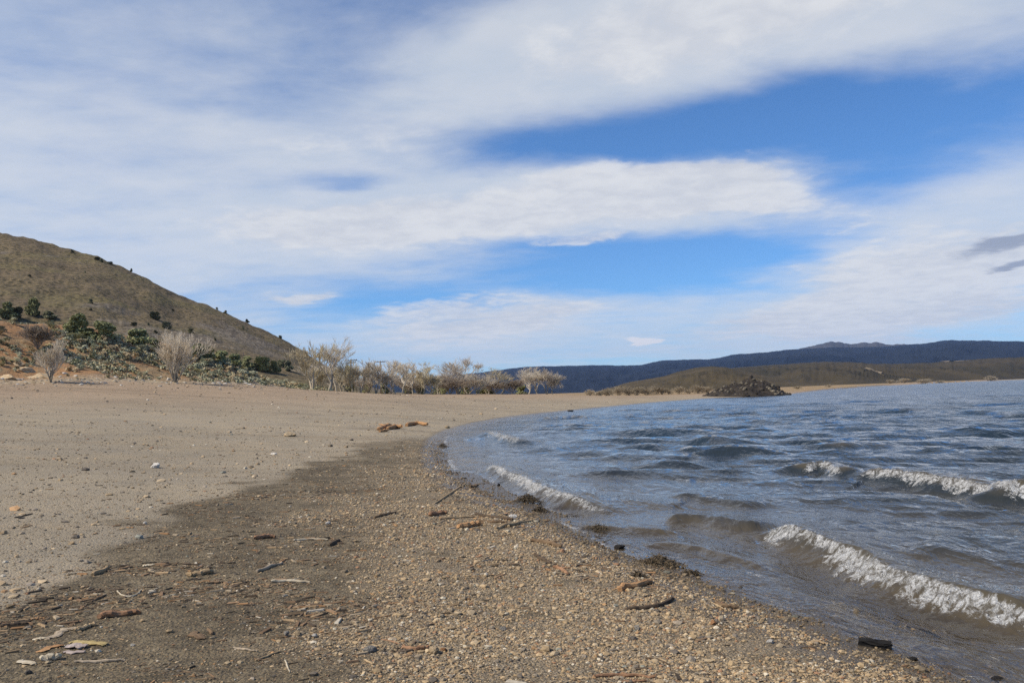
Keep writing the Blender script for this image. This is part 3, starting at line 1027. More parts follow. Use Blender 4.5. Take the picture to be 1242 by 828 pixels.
STONES = [
    (449, 789, 19, 9, "stone_grey", "flat grey stone beside a small tan pebble on the damp litter", 3),
    (463, 790, 8, 6, "stone_tan", "small tan pebble touching the flat grey stone", 4),
    (347, 771, 10, 8, "stone_grey", "round grey stone beside an egg-shaped tan stone", 5),
    (361, 770, 9, 7, "stone_tan", "egg-shaped tan stone beside the round grey stone", 6),
    (382, 772, 9, 5, "stone_pale", "pale angular stone right of the grey and tan pair", 7),
    (526, 792, 15, 12, "stone_tan", "squarish tan stone at the end of a reddish stick", 8),
    (538, 789, 7, 6, "stone_orange", "small orange stone beside the squarish tan one", 9),
    (176, 636, 5, 5, "stone_pale", "pale round stone at the edge of the dark litter", 10),
    (161, 783, 5, 4, "stone_pale", "tiny white stone alone on dark litter right of the wood chips", 11),
    (622, 628, 12, 6, "stone_pale", "bright white lump at the tip of the tan driftwood stick", 12),
    (865, 757, 9, 8, "stone_orange", "orange stone in the gravel below the weed at waterline", 13),
    (934, 779, 11, 5, "stone_pale", "white flat stone in the gravel left of the charred plank", 14),
    (610, 764, 10, 6, "stone_grey", "dull grey slab half sunk in gravel near the litter", 15),
    (773, 763, 9, 8, "stone_grey", "blue-grey stone in gravel below the dark curved driftwood", 16),
    (352, 529, 19, 7, "stone_tan", "lone tan boulder with a dark underside out on the sandy flat", 17),
    (188, 567, 14, 8, "stone_pale", "low pale stone on the grey sand, alone in the middle", 18),
    (332, 551, 9, 3, "stone_pale", "thin pale slab on sand below the lone boulder", 19),
    (752, 665, 14, 7, "stone_dark", "black wet stone sitting at the water's edge by the weed", 20),
    (1108, 800, 9, 5, "stone_dark", "small black stone at the waterline below the charred plank", 21),
    (1210, 826, 14, 7, "stone_dark", "black wet stone at the bottom corner in shallow water", 22),
    (868, 640 + 92, 7, 3, "stone_dark", "little dark stone at the waterline above the gravel point", 23),
    (543, 519, 7, 5, "stone_tan", "small tan rock at the tight bend of the shoreline", 24),
    (398, 603 + 32, 8, 4, "stone_pale", "pale chip of stone on the litter, in line with the willow", 25),
    (605, 569 + 20, 5, 4, "stone_dark", "tiny black stone where the long foam line begins", 26),
    (633, 541 - 30, 5, 3, "stone_dark", "black rock on the far bend of the shore beside foam", 27),
    (692, 499, 9, 3.5, "stone_dark", "dark low rock on the far shore below the grove", 28),
    (1186, 794, 10, 5, "stone_dark", "dark stone awash in the shallows off the charred plank", 29),
]
for a in STONES:
    stone(*a[:6], seed=a[6])


# ------------------------------------------------------------------ driftwood
def wood_mat(name, c1, c2):
    m, nt = mat_new(name); t = NT(nt)
    co = t.scale(t.objc(), (6, 60, 60))
    f = t.noise(co, 1.0, 5, 0.65); g = t.noise(t.objc(), 14, 4, 0.6)
    c = t.mix(t.mapr(f, 0.35, 0.65), c1, c2)
    c = t.mix(t.math('MULTIPLY', t.mapr(g, 0.5, 0.7), 0.4), c, tuple(q * 0.5 for q in c2))
    t.principled(c, 0.9, t.bump(t.math('ADD', f, g), 0.006, 0.9), 0.15)
    return m


WOODS = {"tan": ((0.42, 0.31, 0.18), (0.3, 0.2, 0.11)), "red": ((0.33, 0.19, 0.11), (0.22, 0.12, 0.065)), "grey": ((0.42, 0.335, 0.24), (0.27, 0.215, 0.15)),
         "pale": ((0.52, 0.45, 0.34), (0.38, 0.31, 0.21)), "dark": ((0.12, 0.085, 0.056), (0.07, 0.05, 0.034)), "yellow": ((0.44, 0.35, 0.16), (0.34, 0.25, 0.11)),
         "pink": ((0.42, 0.35, 0.31), (0.33, 0.26, 0.22)), "orange": ((0.46, 0.27, 0.13), (0.32, 0.17, 0.08)), "brown": ((0.2, 0.135, 0.08), (0.13, 0.085, 0.05)),
         "black": ((0.012, 0.011, 0.011), (0.022, 0.02, 0.018))}
for k, (a, b) in WOODS.items():
    MAT["wood_" + k] = wood_mat(k + "_driftwood", a, b)


def stick(pts_px, tpx, kind, label, shape="round", cat="driftwood", name="driftwood", seed=0, lift=0.0):
    """a piece of wood through ground points: round stick or flat chip"""
    rg = np.random.default_rng(seed + 100)
    P = [hit(*p) for p in pts_px]
    s = px_size(P[len(P) // 2])
    c = np.mean(P, axis=0)
    line = smooth_line([p[:2] for p in P], 2) if len(P) > 2 else np.array([P[0][:2] * (1 - t) + P[-1][:2] * t for t in np.linspace(0, 1, 9)])
    th = tpx * s
    n = len(line)
    dirv = line[-1] - line[0]; L = np.linalg.norm(dirv); dirv = dirv / L; nor = np.array((-dirv[1], dirv[0]))
    z = ground_z(line[:, 0], line[:, 1])
    mb = MB()
    pts, rad = [], []
    for i in range(n):
        t = i / (n - 1)
        wob = nor * (rg.normal(0, th * 0.16))
        pts.append((line[i, 0] - c[0] + wob[0], line[i, 1] - c[1] + wob[1], z[i] - c[2] + th * (0.38 if shape == "round" else 0.25) + rg.normal(0, th * 0.1) + lift * s * t))
        tp = 0.62 + 0.38 * math.sin(math.pi * min(1, 0.12 + 0.85 * t))
        rad.append(th * 0.5 * tp * rg.uniform(0.86, 1.14))
    mb.tube(pts, rad, 8 if shape == "round" else 6)
    # a broken fork or splinter on the longer ones
    if shape == "round" and L > 7 * th and seed % 2 == 0:
        k = n // 2; p = Vector(pts[k]); q = p + Vector((dirv[0] * 0.7 + nor[0] * 0.6, dirv[1] * 0.7 + nor[1] * 0.6, 0.12)) * th * 3.0
        mb.tube([p, (p + q) / 2 + Vector((0, 0, th * .15)), q], [th * .28, th * .2, th * .08], 6)
    o = mb.build(name, MAT["wood_" + kind], None, smooth=False)
    if shape == "flat":
        # squash to a chip: widen across, thin in height
        co = np.empty(len(o.data.vertices) * 3, np.float32); o.data.vertices.foreach_get("co", co); co = co.reshape(-1, 3)
        zm = co[:, 2].mean(); co[:, 2] = zm + (co[:, 2] - zm) * 0.35 - th * 0.05
        cc = co[:, :2] @ nor; co[:, :2] += np.outer(cc * 0.9, nor)
        o.data.vertices.foreach_set("co", co.ravel())
    o.location = c
    rz = math.atan2(dirv[1], dirv[0])
    # keep the grain along the piece: object x axis follows it
    o.data.transform(Matrix.Rotation(-rz, 4, 'Z')); o.rotation_euler = (0, 0, rz)
    return tag(o, label, cat)


WOODLIST = [
    ([(120, 750), (143, 747), (170, 744)], 7, "red", "thick reddish-brown stick on dark litter above the wood chips", "round"),
    ([(54, 775), (70, 769), (84, 763), (97, 762)], 5, "grey", "arched strip of grey bark above the pile of wood chips", "flat"),
    ([(92, 766), (104, 762), (115, 758)], 4.5, "tan", "tan splintered stick at the end of the grey bark strip", "round"),
    ([(41, 776), (55, 774)], 5, "pale", "pale curled chip at the lower end of the grey bark strip", "flat"),
    ([(86, 779), (105, 780), (127, 783)], 6, "yellow", "yellow slab of wood topmost of the chips", "flat"),
    ([(80, 785), (106, 784)], 8, "pink", "pinkish-grey square chip under the yellow slab", "flat"),
    ([(76, 792), (103, 791)], 5.5, "pink", "pale pink splinter in front of the pinkish-grey chip", "flat"),
    ([(47, 791), (60, 786), (75, 783)], 5, "orange", "orange split stick left of the pinkish chips", "flat"),
    ([(50, 801), (72, 799)], 7, "pale", "lumpy cream-coloured chunk below the orange split stick", "round"),
    ([(24, 802), (42, 806)], 5, "pale", "small cream flakes left of the lumpy cream chunk", "flat"),
    ([(90, 803), (120, 803), (152, 801)], 3.2, "grey", "straight thin grey stick below the wood chips", "round"),
    ([(112, 698), (122, 694), (132, 690)], 5, "tan", "bone-like tan stick near the dry sand edge", "round"),
    ([(174, 686), (187, 685)], 4, "pale", "single pale wood flake right of the bone-like stick", "flat"),
    ([(228, 699), (243, 697), (258, 695)], 6, "tan", "short blocky tan wood piece on dark litter", "round"),
    ([(142, 717), (147, 722), (155, 724), (166, 722), (172, 715)], 1.8, "pale", "thin pale twig bent in a hoop", "round"),
    ([(234, 767), (240, 771), (246, 775)], 6, "brown", "small brown leaf-shaped chip on the litter", "flat"),
    ([(253, 764), (257, 770)], 4, "brown", "stubby brown peg right of the leaf-shaped chip", "round"),
    ([(282, 786), (296, 788), (312, 790)], 2.6, "grey", "pale grey straight twig with forked end near the bottom", "round"),
    ([(310, 801), (325, 796), (340, 790)], 2.4, "tan", "thin tan twig pointing up to the right beside pale twig", "round"),
    ([(346, 801), (352, 816)], 2.0, "pale", "short thin twig lying across the others, near the bottom", "round"),
    ([(329, 706), (350, 705), (376, 707)], 3.5, "pale", "long pale stick with yellowish middle on the litter", "round"),
    ([(356, 656), (375, 654), (398, 655)], 2.6, "pale", "slender whitish stick above the dark bark lump", "round"),
    ([(400, 662), (406, 659), (412, 656)], 4.5, "dark", "dark upstanding lump of bark at the slender stick's end", "round"),
    ([(309, 654), (322, 652), (333, 652)], 5, "red", "reddish-brown stub left of the slender whitish stick", "round"),
    ([(311, 694), (326, 688), (342, 684)], 4, "grey", "grey-tan forked branch on the litter above the yellowish stick", "round"),
    ([(443, 800), (452, 806)], 2.8, "tan", "small straight peg of wood below the flat grey stone", "round"),
    ([(488, 786), (502, 788), (520, 786)], 5, "red", "curved reddish stick leading to the squarish tan stone", "round"),
    ([(463, 775), (492, 783)], 1.8, "red", "thin red twig behind the curved reddish stick", "round"),
    ([(522, 626), (532, 624), (541, 623)], 6, "red", "stubby dark red log left of the driftwood tangle", "round"),
    ([(533, 630), (556, 628), (580, 627)], 2.6, "tan", "long straight tan stick in the driftwood tangle by water", "round"),
    ([(556, 641), (568, 639), (582, 637)], 7, "orange", "orange pointed log in front of the driftwood tangle", "round"),
    ([(577, 625), (596, 628), (622, 631)], 4, "dark", "dark brown branch crossing the driftwood tangle", "round"),
    ([(580, 632), (600, 634), (615, 634)], 3.0, "brown", "brown branch lying under the dark one in the tangle", "round"),
    ([(600, 642), (622, 637), (646, 632)], 4.2, "tan", "smooth tan driftwood stick pointing at the water", "round"),
    ([(645, 656), (662, 659), (682, 664)], 5.5, "brown", "gnarled brown stick on gravel below the tan one", "round"),
    ([(649, 674), (658, 679), (668, 684)], 4.5, "dark", "dark curved stub on gravel below the gnarled stick", "round"),
    ([(671, 689), (680, 690), (688, 697)], 4.5, "red", "arched reddish stick with black end on the gravel", "round"),
    ([(751, 717), (770, 711), (791, 707)], 7.5, "orange", "orange bark lump on gravel with weed behind it", "round"),
    ([(758, 740), (785, 738), (803, 735), (817, 727)], 5, "dark", "dark curved driftwood branch on the bright gravel", "round"),
    ([(783, 798), (798, 800), (813, 807)], 2.4, "dark", "black thin curved twig on the coarse gravel", "round"),
    ([(858, 785), (875, 793), (880, 798)], 1.8, "dark", "thin dark twig half buried in the gravel", "round"),
    ([(720, 821), (755, 819), (795, 822)], 4, "red", "reddish broken stick at the bottom of the gravel", "round"),
    ([(754, 827), (784, 826)], 3, "red", "dark red splinter just below the reddish broken stick", "round"),
    ([(868, 732), (880, 737), (896, 739)], 5, "brown", "brown wood scrap at waterline below the weed bank", "round"),
    ([(862, 730), (882, 741)], 1.8, "tan", "thin tan twig leaning on the brown wood scrap", "round"),
    ([(978, 780), (990, 778), (1002, 781)], 4, "tan", "pale tan flat chip on gravel left of the charred plank", "flat"),
    ([(1000, 816), (1018, 812)], 4, "brown", "brown flat chip in gravel, near the bottom, right of centre", "flat"),
    ([(565, 597 - 10), (545, 600), (526, 612)], 2.5, "tan", "long thin stick running down from the shoreline bend", "round"),
    ([(570, 591), (580, 590)], 4, "brown", "short brown wood scrap at the shoreline bend", "round"),
    ([(455, 698 - 70), (480, 622)], 3, "brown", "brown twig on the litter in front of the sandy flat", "round"),
    ([(18, 628), (40, 623)], 1.5, "dark", "dark thin stick on the dry grey sand", "round"),
    ([(26, 640), (38, 637)], 2.5, "brown", "dark brown bark scrap on the dry grey sand", "flat"),
    ([(110, 730), (128, 722)], 2.5, "brown", "brown twig on litter below the hooped twig", "round"),
    ([(0, 760), (20, 757), (34, 756)], 3, "dark", "dark twig at the left edge above the chips", "round"),
    ([(36, 752), (54, 750)], 2.6, "orange", "small orange twig near the left edge", "round"),
]
for i, a in enumerate(WOODLIST):
    stick(a[0], a[1], a[2], a[3], a[4], seed=i)

# the two far driftwood heaps: rough logs
for i, (pts, th, lab) in enumerate([
    ([(459, 522), (466, 519), (474, 518)], 5, "orange weathered log, left one of the pair at the shoreline bend"),
    ([(470, 521), (479, 519), (487, 520)], 5, "orange weathered log with a dark hollow, right one of the pair"),
    ([(493, 517), (504, 515), (518, 517)], 4.5, "long orange log nearest the water beyond the pair"),
    ([(460, 524), (472, 523)], 3.5, "small orange log lying in front of the pair of logs"),
]):
    stick(pts, th, "orange", lab, "round", cat="log", name="driftwood_log", seed=200 + i, lift=1.0)

# charred plank
def charred_plank():
    a, b = hit(1042, 781), hit(1081, 787)
    s = px_size(a); L = np.linalg.norm(b - a); c = (a + b) / 2
    mb = MB(); n = 14
    for i in range(n):
        pass
    import bmesh
    bm = bmesh.new(); bmesh.ops.create_cube(bm, size=1.0)
    bmesh.ops.subdivide_edges(bm, edges=bm.edges[:], cuts=4, use_grid_fill=True)
    rg = random.Random(4)
    for v in bm.verts:
        v.co.x *= L; v.co.y *= L * 0.28; v.co.z *= 8.5 * s * (1 - 0.25 * (v.co.x / L + 0.5))
        v.co += Vector((rg.gauss(0, 1), rg.gauss(0, 1), rg.gauss(0, 1))) * 0.005
    me = bpy.data.meshes.new("charred_plank"); bm.to_mesh(me); bm.free()
    me.materials.append(MAT["wood_black"])
    o = bpy.data.objects.new("charred_plank", me); COL.objects.link(o)
    o.location = (c[0], c[1], c[2] + 3.2 * s); o.rotation_euler = (0.1, 0.02, math.atan2(b[1] - a[1], b[0] - a[0]))
    tag(o, "black charred plank at the edge between gravel and water", "plank")


charred_plank()


# ------------------------------------------------------------------ water weed heaps at the edge
MAT["weed"] = simple_mat("wet_weed", (0.13, 0.095, 0.055), (0.065, 0.048, 0.028), 30, 0.5, 0.004, 0.1, spec=0.4)


def weed(px, py, wpx, hpx, label, seed, n=260):
    rg = random.Random(seed)
    p = on_plane(px, py, 0.03); c = Vector((p[0], p[1], max(0.0, float(ground_z(np.array([p[0]]), np.array([p[1]]))[0]))))
    s = px_size(c); mb = MB()
    along = Vector((1.0, -0.75, 0)).normalized(); across = Vector((0.6, 0.8, 0))
    for i in range(n):
        u = max(-1, min(1, rg.gauss(0, 0.42))); w = rg.gauss(0, 0.35)
        hgt = (1 - abs(u)) * (1 - min(1, abs(w)))
        q = along * (u * wpx * s * 0.5) + across * (w * wpx * s * 0.22) + Vector((0, 0, rg.random() * hgt * hpx * s * 0.7))
        dr = Vector((rg.gauss(0, 1), rg.gauss(0, 1), rg.gauss(0, 0.35))).normalized() * rg.uniform(0.02, 0.06)
        mb.tube([q - dr, q + Vector((0, 0, rg.uniform(0, .012))), q + dr + Vector((0, 0, -rg.random() * 0.012))], [0.003, 0.006, 0.002], 4, cap=False)
    o = mb.build("weed_heap", MAT["weed"]); o.location = c
    return tag(o, label, "water weed")


weed(640, 606, 40, 16, "dark round hump of washed-up weed above the driftwood tangle", 1, 420)
weed(655, 617, 24, 9, "small dark weed lump below the round hump of weed", 2, 200)
weed(727, 639, 34, 9, "low dark weed tuft standing in the shallows", 3, 260)
weed(800, 680, 62, 15, "long dark bank of weed stranded along the waterline", 4, 520)
weed(838, 691, 24, 5, "thin tail of weed in the water past the weed bank", 5, 120)
weed(775, 703, 18, 9, "dark spiky weed tuft behind the orange bark lump", 6, 160)
weed(537, 541, 20, 8, "dark wrack heaped on the tight bend of the shore", 7, 220)
weed(830, 613, 14, 4, "dark weed patch rolling in the small wave", 8, 80) if False else None


# ------------------------------------------------------------------ plants
MAT["bark_pale"] = simple_mat("pale_bark", (0.42, 0.36, 0.27), (0.33, 0.275, 0.2), 3, 0.9, 0.01, 0.12)
MAT["bark_grey"] = simple_mat("grey_bark", (0.3, 0.265, 0.21), (0.23, 0.2, 0.155), 3, 0.9, 0.01, 0.12)
MAT["twig_tan"] = simple_mat("tan_twigs", (0.62, 0.54, 0.43), (0.51, 0.445, 0.35), 2, 0.9, 0, 0.12)
MAT["twig_yellow"] = simple_mat("yellow_twigs", (0.57, 0.49, 0.33), (0.46, 0.39, 0.26), 2, 0.9, 0, 0.12)
MAT["twig_grey"] = simple_mat("grey_twigs", (0.52, 0.445, 0.36), (0.42, 0.36, 0.29), 2, 0.9, 0, 0.12)
MAT["twig_brown"] = simple_mat("brown_twigs", (0.33, 0.265, 0.2), (0.24, 0.19, 0.145), 2, 0.9, 0, 0.12)
MAT["twig_willow"] = simple_mat("bleached_twigs", (0.754, 0.66, 0.522), (0.609, 0.522, 0.392), 2, 0.9, 0, 0.08)
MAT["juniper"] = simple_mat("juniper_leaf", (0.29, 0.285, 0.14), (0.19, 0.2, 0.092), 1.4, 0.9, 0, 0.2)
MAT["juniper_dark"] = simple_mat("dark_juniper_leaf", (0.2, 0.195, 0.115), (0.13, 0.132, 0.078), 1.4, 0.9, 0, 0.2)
MAT["sage"] = simple_mat("sage_leaf", (0.48, 0.46, 0.32), (0.36, 0.355, 0.235), 3, 0.9, 0, 0.25)
MAT["sage_dark"] = simple_mat("dark_sage_leaf", (0.29, 0.295, 0.19), (0.2, 0.21, 0.135), 3, 0.9, 0, 0.2)
MAT["rabbit"] = simple_mat("dry_brush_leaf", (0.52, 0.42, 0.26), (0.4, 0.31, 0.19), 3, 0.9, 0, 0.2)
MAT["olive"] = simple_mat("olive_brush_leaf", (0.36, 0.32, 0.16), (0.25, 0.23, 0.115), 3, 0.9, 0, 0.2)
MAT["haze_bush"] = simple_mat("far_bush_twigs", (0.36, 0.294, 0.204), (0.276, 0.222, 0.15), 2, 0.9, 0, 0.15)


def bare_tree_parts(seed, h, w, trunks=1, spread=0.5, lean=0.0, twig=0.02, levels=4, trunk_h=0.32, upright=0.85, tr=None):
    """trunk mesh builder and crown mesh builder for a leafless tree of height h and crown width w"""
    rg = random.Random(seed)
    tr = tr or 0.022 * h + 0.06
    segs = []

    def grow(p, d, L, rad, lev):
        n = 3
        pts, rr = [p.copy()], [rad]
        q = p.copy(); dd = d.copy()
        for i in range(n):
            dd = (dd + Vector((rg.gauss(0, 1), rg.gauss(0, 1), rg.gauss(0, 1))) * 0.13 + Vector((0, 0, 0.06))).normalized()
            q = q + dd * (L / n); pts.append(q.copy()); rr.append(max(rad * (1 - 0.4 * (i + 1) / n), twig * 0.4))
        segs.append((pts, rr, lev))
        if lev >= levels:
            return
        k = rg.choice((3, 4)) if lev < levels - 1 else rg.choice((5, 6))
        for i in range(k):
            t = rg.uniform(0.35, 1.0) if i else 1.0
            ii = min(n - 1, int(t * n)); fr_ = t * n - ii
            b = pts[ii].lerp(pts[ii + 1], fr_)
            ang = rg.uniform(0.25, spread) * (1.0 if i else 0.5)
            ax = dd.orthogonal().normalized(); ax.rotate(Matrix.Rotation(rg.uniform(0, 6.283), 3, dd))
            nd = (dd * math.cos(ang) + ax * math.sin(ang))
            nd = (nd + Vector((0, 0, upright * 0.3))).normalized()
            grow(b, nd, L * rg.uniform(0.56, 0.84), max(twig * 0.5, rad * rg.uniform(0.42, 0.6)), lev + 1)

    for k in range(trunks):
        a = rg.uniform(0, 6.283)
        off = Vector((math.cos(a), math.sin(a), 0)) * (0.0 if trunks == 1 else 0.02 * rg.random())
        fan = 0.10 if trunks == 1 else (0.22 if trunks < 4 else 0.45 * rg.random())
        d0 = Vector((math.cos(a) * fan + lean, math.sin(a) * fan, 1))
        grow(off, d0.normalized(), trunk_h * rg.uniform(0.85, 1.1), tr / trunks ** 0.5, 0)
    P = np.array([tuple(q) for pts, _, _ in segs for q in pts])
    hz = np.percentile(P[:, 2], 99.7); wx = np.percentile(P[:, 0], 98) - np.percentile(P[:, 0], 2); wy = np.percentile(P[:, 1], 98) - np.percentile(P[:, 1], 2)
    ox, oy = np.median(P[:, 0]) * 0.8, np.median(P[:, 1]) * 0.8
    for pts, _, _ in segs:                        # keep the crown over the foot
        for q in pts:
            f_ = min(1.0, q.z / hz * 1.6) ; q.x -= ox * f_; q.y -= oy * f_
    sx, sy, sz = w / max(wx, .05), w / max(wy, .05), h / max(hz, .05)
    T, C = MB(), MB()
    for pts, rr, lev in segs:
        pts = [Vector((q.x * sx, q.y * sy, q.z * sz)) for q in pts]
        if lev == 0: pts[0].z -= 0.2 * h / 8
        (T if lev == 0 else C).tube(pts, rr, 7 if lev == 0 else (5 if lev < 2 else 3), cap=False)
    return T, C


def plant_bare(name, label, cat, px, py, top, wpx, barkm, twigm, seed, group=None, dist=None, **kw):
    p = hit(px, py) if dist is None else at_dist(px, py, dist)
    s = px_size(p)
    h = (py - top) * s; w = wpx * s
    T, C = bare_tree_parts(seed, h, w, **kw)
    root = empty(name, (p[0], p[1], float(ground_z(np.array([p[0]]), np.array([p[1]]))[0])))
    T.build("trunk", MAT[barkm], root, True); C.build("crown", MAT[twigm], root, True)
    return tag(root, label, cat, group)


plant_bare("willow_shrub", "tall bleached leafless willow at the bank's foot, the fuller of two", "shrub", 213, 463.5, 408, 40, "bark_grey", "twig_willow", 5,
           trunks=16, spread=0.42, levels=4, trunk_h=0.5, upright=0.6, tr=0.24, twig=0.03)
plant_bare("willow_shrub", "small bleached leafless willow beside pale rock ledges, the thinner of two", "shrub", 62, 463.5, 419, 30, "bark_grey", "twig_willow", 6,
           trunks=9, spread=0.4, levels=4, trunk_h=0.5, upright=0.6, tr=0.2, twig=0.026)

G_TREE = "bare cottonwoods along the edge of the beach"
L_SAPL = "slender bare cottonwood sapling in the leafless row behind the beach"
TREES = [
    # px, base, top, width, dist, bark, twigs, label, kw
    (379, 476.5, 420, 48, 142, "bark_pale", "twig_yellow", "leaning pale cottonwood at the left end of the row, trunk forked low", dict(trunks=2, lean=-0.12, tr=0.5, twig=0.05)),
    (398.5, 475.5, 411, 44, 146, "bark_grey", "twig_tan", "tallest bare cottonwood, thick single trunk, second in the row", dict(tr=0.5, twig=0.05, spread=0.6)),
    (408, 476, 424, 24, 148, "bark_pale", "twig_tan", "thin white-stemmed cottonwood right beside the tallest one", dict(tr=0.25, twig=0.04)),
    (415, 476, 436, 30, 149, "bark_pale", "twig_yellow", L_SAPL, dict(trunks=3, tr=0.3, twig=0.04)),
    (428, 477, 440, 26, 150, "bark_pale", "twig_yellow", L_SAPL, dict(trunks=3, tr=0.3, twig=0.04)),
    (438, 477, 444, 26, 151, "bark_pale", "twig_tan", L_SAPL, dict(trunks=2, tr=0.28, twig=0.04)),
    (456, 477.5, 437, 34, 152, "bark_pale", "twig_tan", "spreading pale cottonwood between the two utility poles", dict(trunks=2, tr=0.35, twig=0.05, spread=0.7)),
    (467, 477.5, 446, 24, 153, "bark_pale", "twig_tan", L_SAPL, dict(trunks=2, tr=0.28, twig=0.04)),
    (479.5, 478, 437, 26, 154, "bark_pale", "twig_willow", "white-trunked cottonwood just right of the second utility pole", dict(trunks=1, tr=0.34, twig=0.04)),
    (488, 478, 440, 22, 156, "bark_pale", "twig_tan", L_SAPL, dict(trunks=1, tr=0.25, twig=0.04)),
    (501, 478, 437, 22, 158, "bark_pale", "twig_willow", "tall thin cottonwood with a feathery white top in mid row", dict(trunks=1, tr=0.25, twig=0.04)),
    (514, 478.5, 440, 26, 160, "bark_pale", "twig_yellow", "yellowish cottonwood with straight stem left of the round tree", dict(trunks=2, tr=0.3, twig=0.04)),
    (524, 478.5, 455, 24, 161, "bark_grey", "twig_yellow", "low yellow willow thicket at the foot of the round tree", dict(trunks=7, tr=0.25, twig=0.05, trunk_h=0.5)),
    (556, 478.5, 435, 46, 172, "bark_grey", "twig_grey", "big round-crowned grey cottonwood in the middle of the row", dict(trunks=3, tr=0.6, twig=0.055, spread=0.8, trunk_h=0.3, levels=5, upright=0.35)),
    (546, 479, 458, 34, 166, "bark_grey", "twig_brown", "dark brown leafless thicket under the round tree", dict(trunks=9, tr=0.25, twig=0.06, trunk_h=0.5, spread=0.7)),
    (580, 478.5, 456, 34, 174, "bark_grey", "twig_tan", "tan leafless thicket right of the round tree", dict(trunks=8, tr=0.25, twig=0.05, trunk_h=0.5, spread=0.7)),
    (608, 478, 446, 32, 182, "bark_grey", "twig_yellow", "yellow-topped leaning cottonwood beside the grove", dict(trunks=1, lean=0.15, tr=0.4, twig=0.05, spread=0.75)),
    (600, 478, 462, 26, 180, "bark_grey", "twig_brown", "brown leafless bush below the yellow-topped tree", dict(trunks=8, tr=0.25, twig=0.06, trunk_h=0.5)),
    (622, 478, 461, 26, 186, "bark_grey", "twig_brown", "dark leafless bush at the left foot of the grove", dict(trunks=8, tr=0.25, twig=0.06, trunk_h=0.5)),
    (641, 478, 447, 24, 190, "bark_pale", "twig_tan", "leftmost of the four pale trees of the grove beyond the bend", dict(trunks=2, tr=0.32, twig=0.05, spread=0.7)),
    (652, 478, 445, 26, 192, "bark_pale", "twig_tan", "second tree of the grove beyond the bend, twin stems", dict(trunks=2, tr=0.36, twig=0.05, spread=0.7)),
    (663, 478, 447, 24, 194, "bark_pale", "twig_grey", "third tree of the grove beyond the bend, greyer crown", dict(trunks=2, tr=0.34, twig=0.05, spread=0.7)),
    (670, 478, 452, 18, 196, "bark_pale", "twig_tan", "rightmost and shortest tree of the grove beyond the bend", dict(trunks=2, tr=0.3, twig=0.05, spread=0.7)),
    (389, 477, 452, 26, 152, "bark_grey", "twig_yellow", "low pale thicket between the leaning tree and the tallest one", dict(trunks=8, tr=0.25, twig=0.05, trunk_h=0.5)),
    (421, 477, 455, 26, 153, "bark_grey", "twig_tan", "low tan thicket under the first utility pole", dict(trunks=8, tr=0.25, twig=0.05, trunk_h=0.5)),
    (384, 477, 446, 40, 165, "bark_pale", "twig_tan", L_SAPL, dict(trunks=4, tr=0.3, twig=0.04)),
    (404, 477, 444, 36, 166, "bark_pale", "twig_tan", L_SAPL, dict(trunks=4, tr=0.3, twig=0.04)),
    (434, 477, 446, 34, 168, "bark_pale", "twig_yellow", L_SAPL, dict(trunks=4, tr=0.3, twig=0.04)),
    (448, 477, 449, 34, 169, "bark_pale", "twig_tan", L_SAPL, dict(trunks=4, tr=0.3, twig=0.04)),
    (474, 477, 448, 34, 170, "bark_pale", "twig_grey", L_SAPL, dict(trunks=4, tr=0.3, twig=0.04)),
    (492, 478, 450, 34, 171, "bark_pale", "twig_tan", L_SAPL, dict(trunks=4, tr=0.3, twig=0.04)),
    (508, 478, 450, 34, 172, "bark_pale", "twig_yellow", L_SAPL, dict(trunks=4, tr=0.3, twig=0.04)),
    (532, 478, 452, 34, 176, "bark_pale", "twig_tan", L_SAPL, dict(trunks=4, tr=0.3, twig=0.04)),
    (568, 478, 452, 36, 182, "bark_pale", "twig_tan", L_SAPL, dict(trunks=4, tr=0.3, twig=0.04)),
    (592, 478, 455, 34, 188, "bark_pale", "twig_tan", L_SAPL, dict(trunks=4, tr=0.3, twig=0.04)),
    (446, 477, 457, 24, 156, "bark_grey", "twig_grey", "low grey thicket between the utility poles", dict(trunks=8, tr=0.25, twig=0.05, trunk_h=0.5)),
    (496, 478, 460, 24, 163, "bark_grey", "twig_grey", "low grey thicket at the foot of the feathery tree", dict(trunks=8, tr=0.25, twig=0.05, trunk_h=0.5)),
]
for i, (px, py, top, w, dist, bm_, tm_, lab, kw) in enumerate(TREES):
    thick = "thicket" in lab or "bush" in lab
    k = dict(levels=5 if kw.get('trunks', 1) < 3 else 4); k.update(kw); k['tr'] *= 0.6; k['twig'] *= 0.8; k.setdefault('spread', 0.54)
    plant_bare("bare_shrub" if thick else "cottonwood_tree", lab, "shrub" if thick else "tree", px, py, top, w, bm_, tm_, 40 + i, G_TREE if lab == L_SAPL else None, dist=dist, **k)


def leaf_dome(seed, n, leaf, lobes=6, low=0.0, cone=0.0):
    """unit plant (radius 0.5, height 1) of many leaf-sized faces grouped in clumps with gaps"""
    rg = random.Random(seed); mb = MB()
    cl = []
    for i in range(lobes):
        a = rg.uniform(0, 6.283); rad = rg.uniform(0.05, 0.34); z = rg.uniform(0.12 + low, 0.8)
        rad *= (1 - cone * z)
        cl.append((Vector((math.cos(a) * rad, math.sin(a) * rad, z)), rg.uniform(0.13, 0.24) * (1 - 0.45 * cone * z)))
    for i in range(n):
        c, rr = rg.choice(cl)
        d = Vector((rg.gauss(0, 1), rg.gauss(0, 1), rg.gauss(0, 1))).normalized() * rr * rg.random() ** 0.35
        p = c + d
        if p.z < 0.02: p.z = abs(p.z) + 0.02
        u = Vector((rg.gauss(0, 1), rg.gauss(0, 1), rg.gauss(0, 1))).normalized()
        v = u.orthogonal().normalized()
        mb.quad(p, u * leaf * rg.uniform(0.6, 1.3), v * leaf * rg.uniform(0.5, 1.0))
    return mb


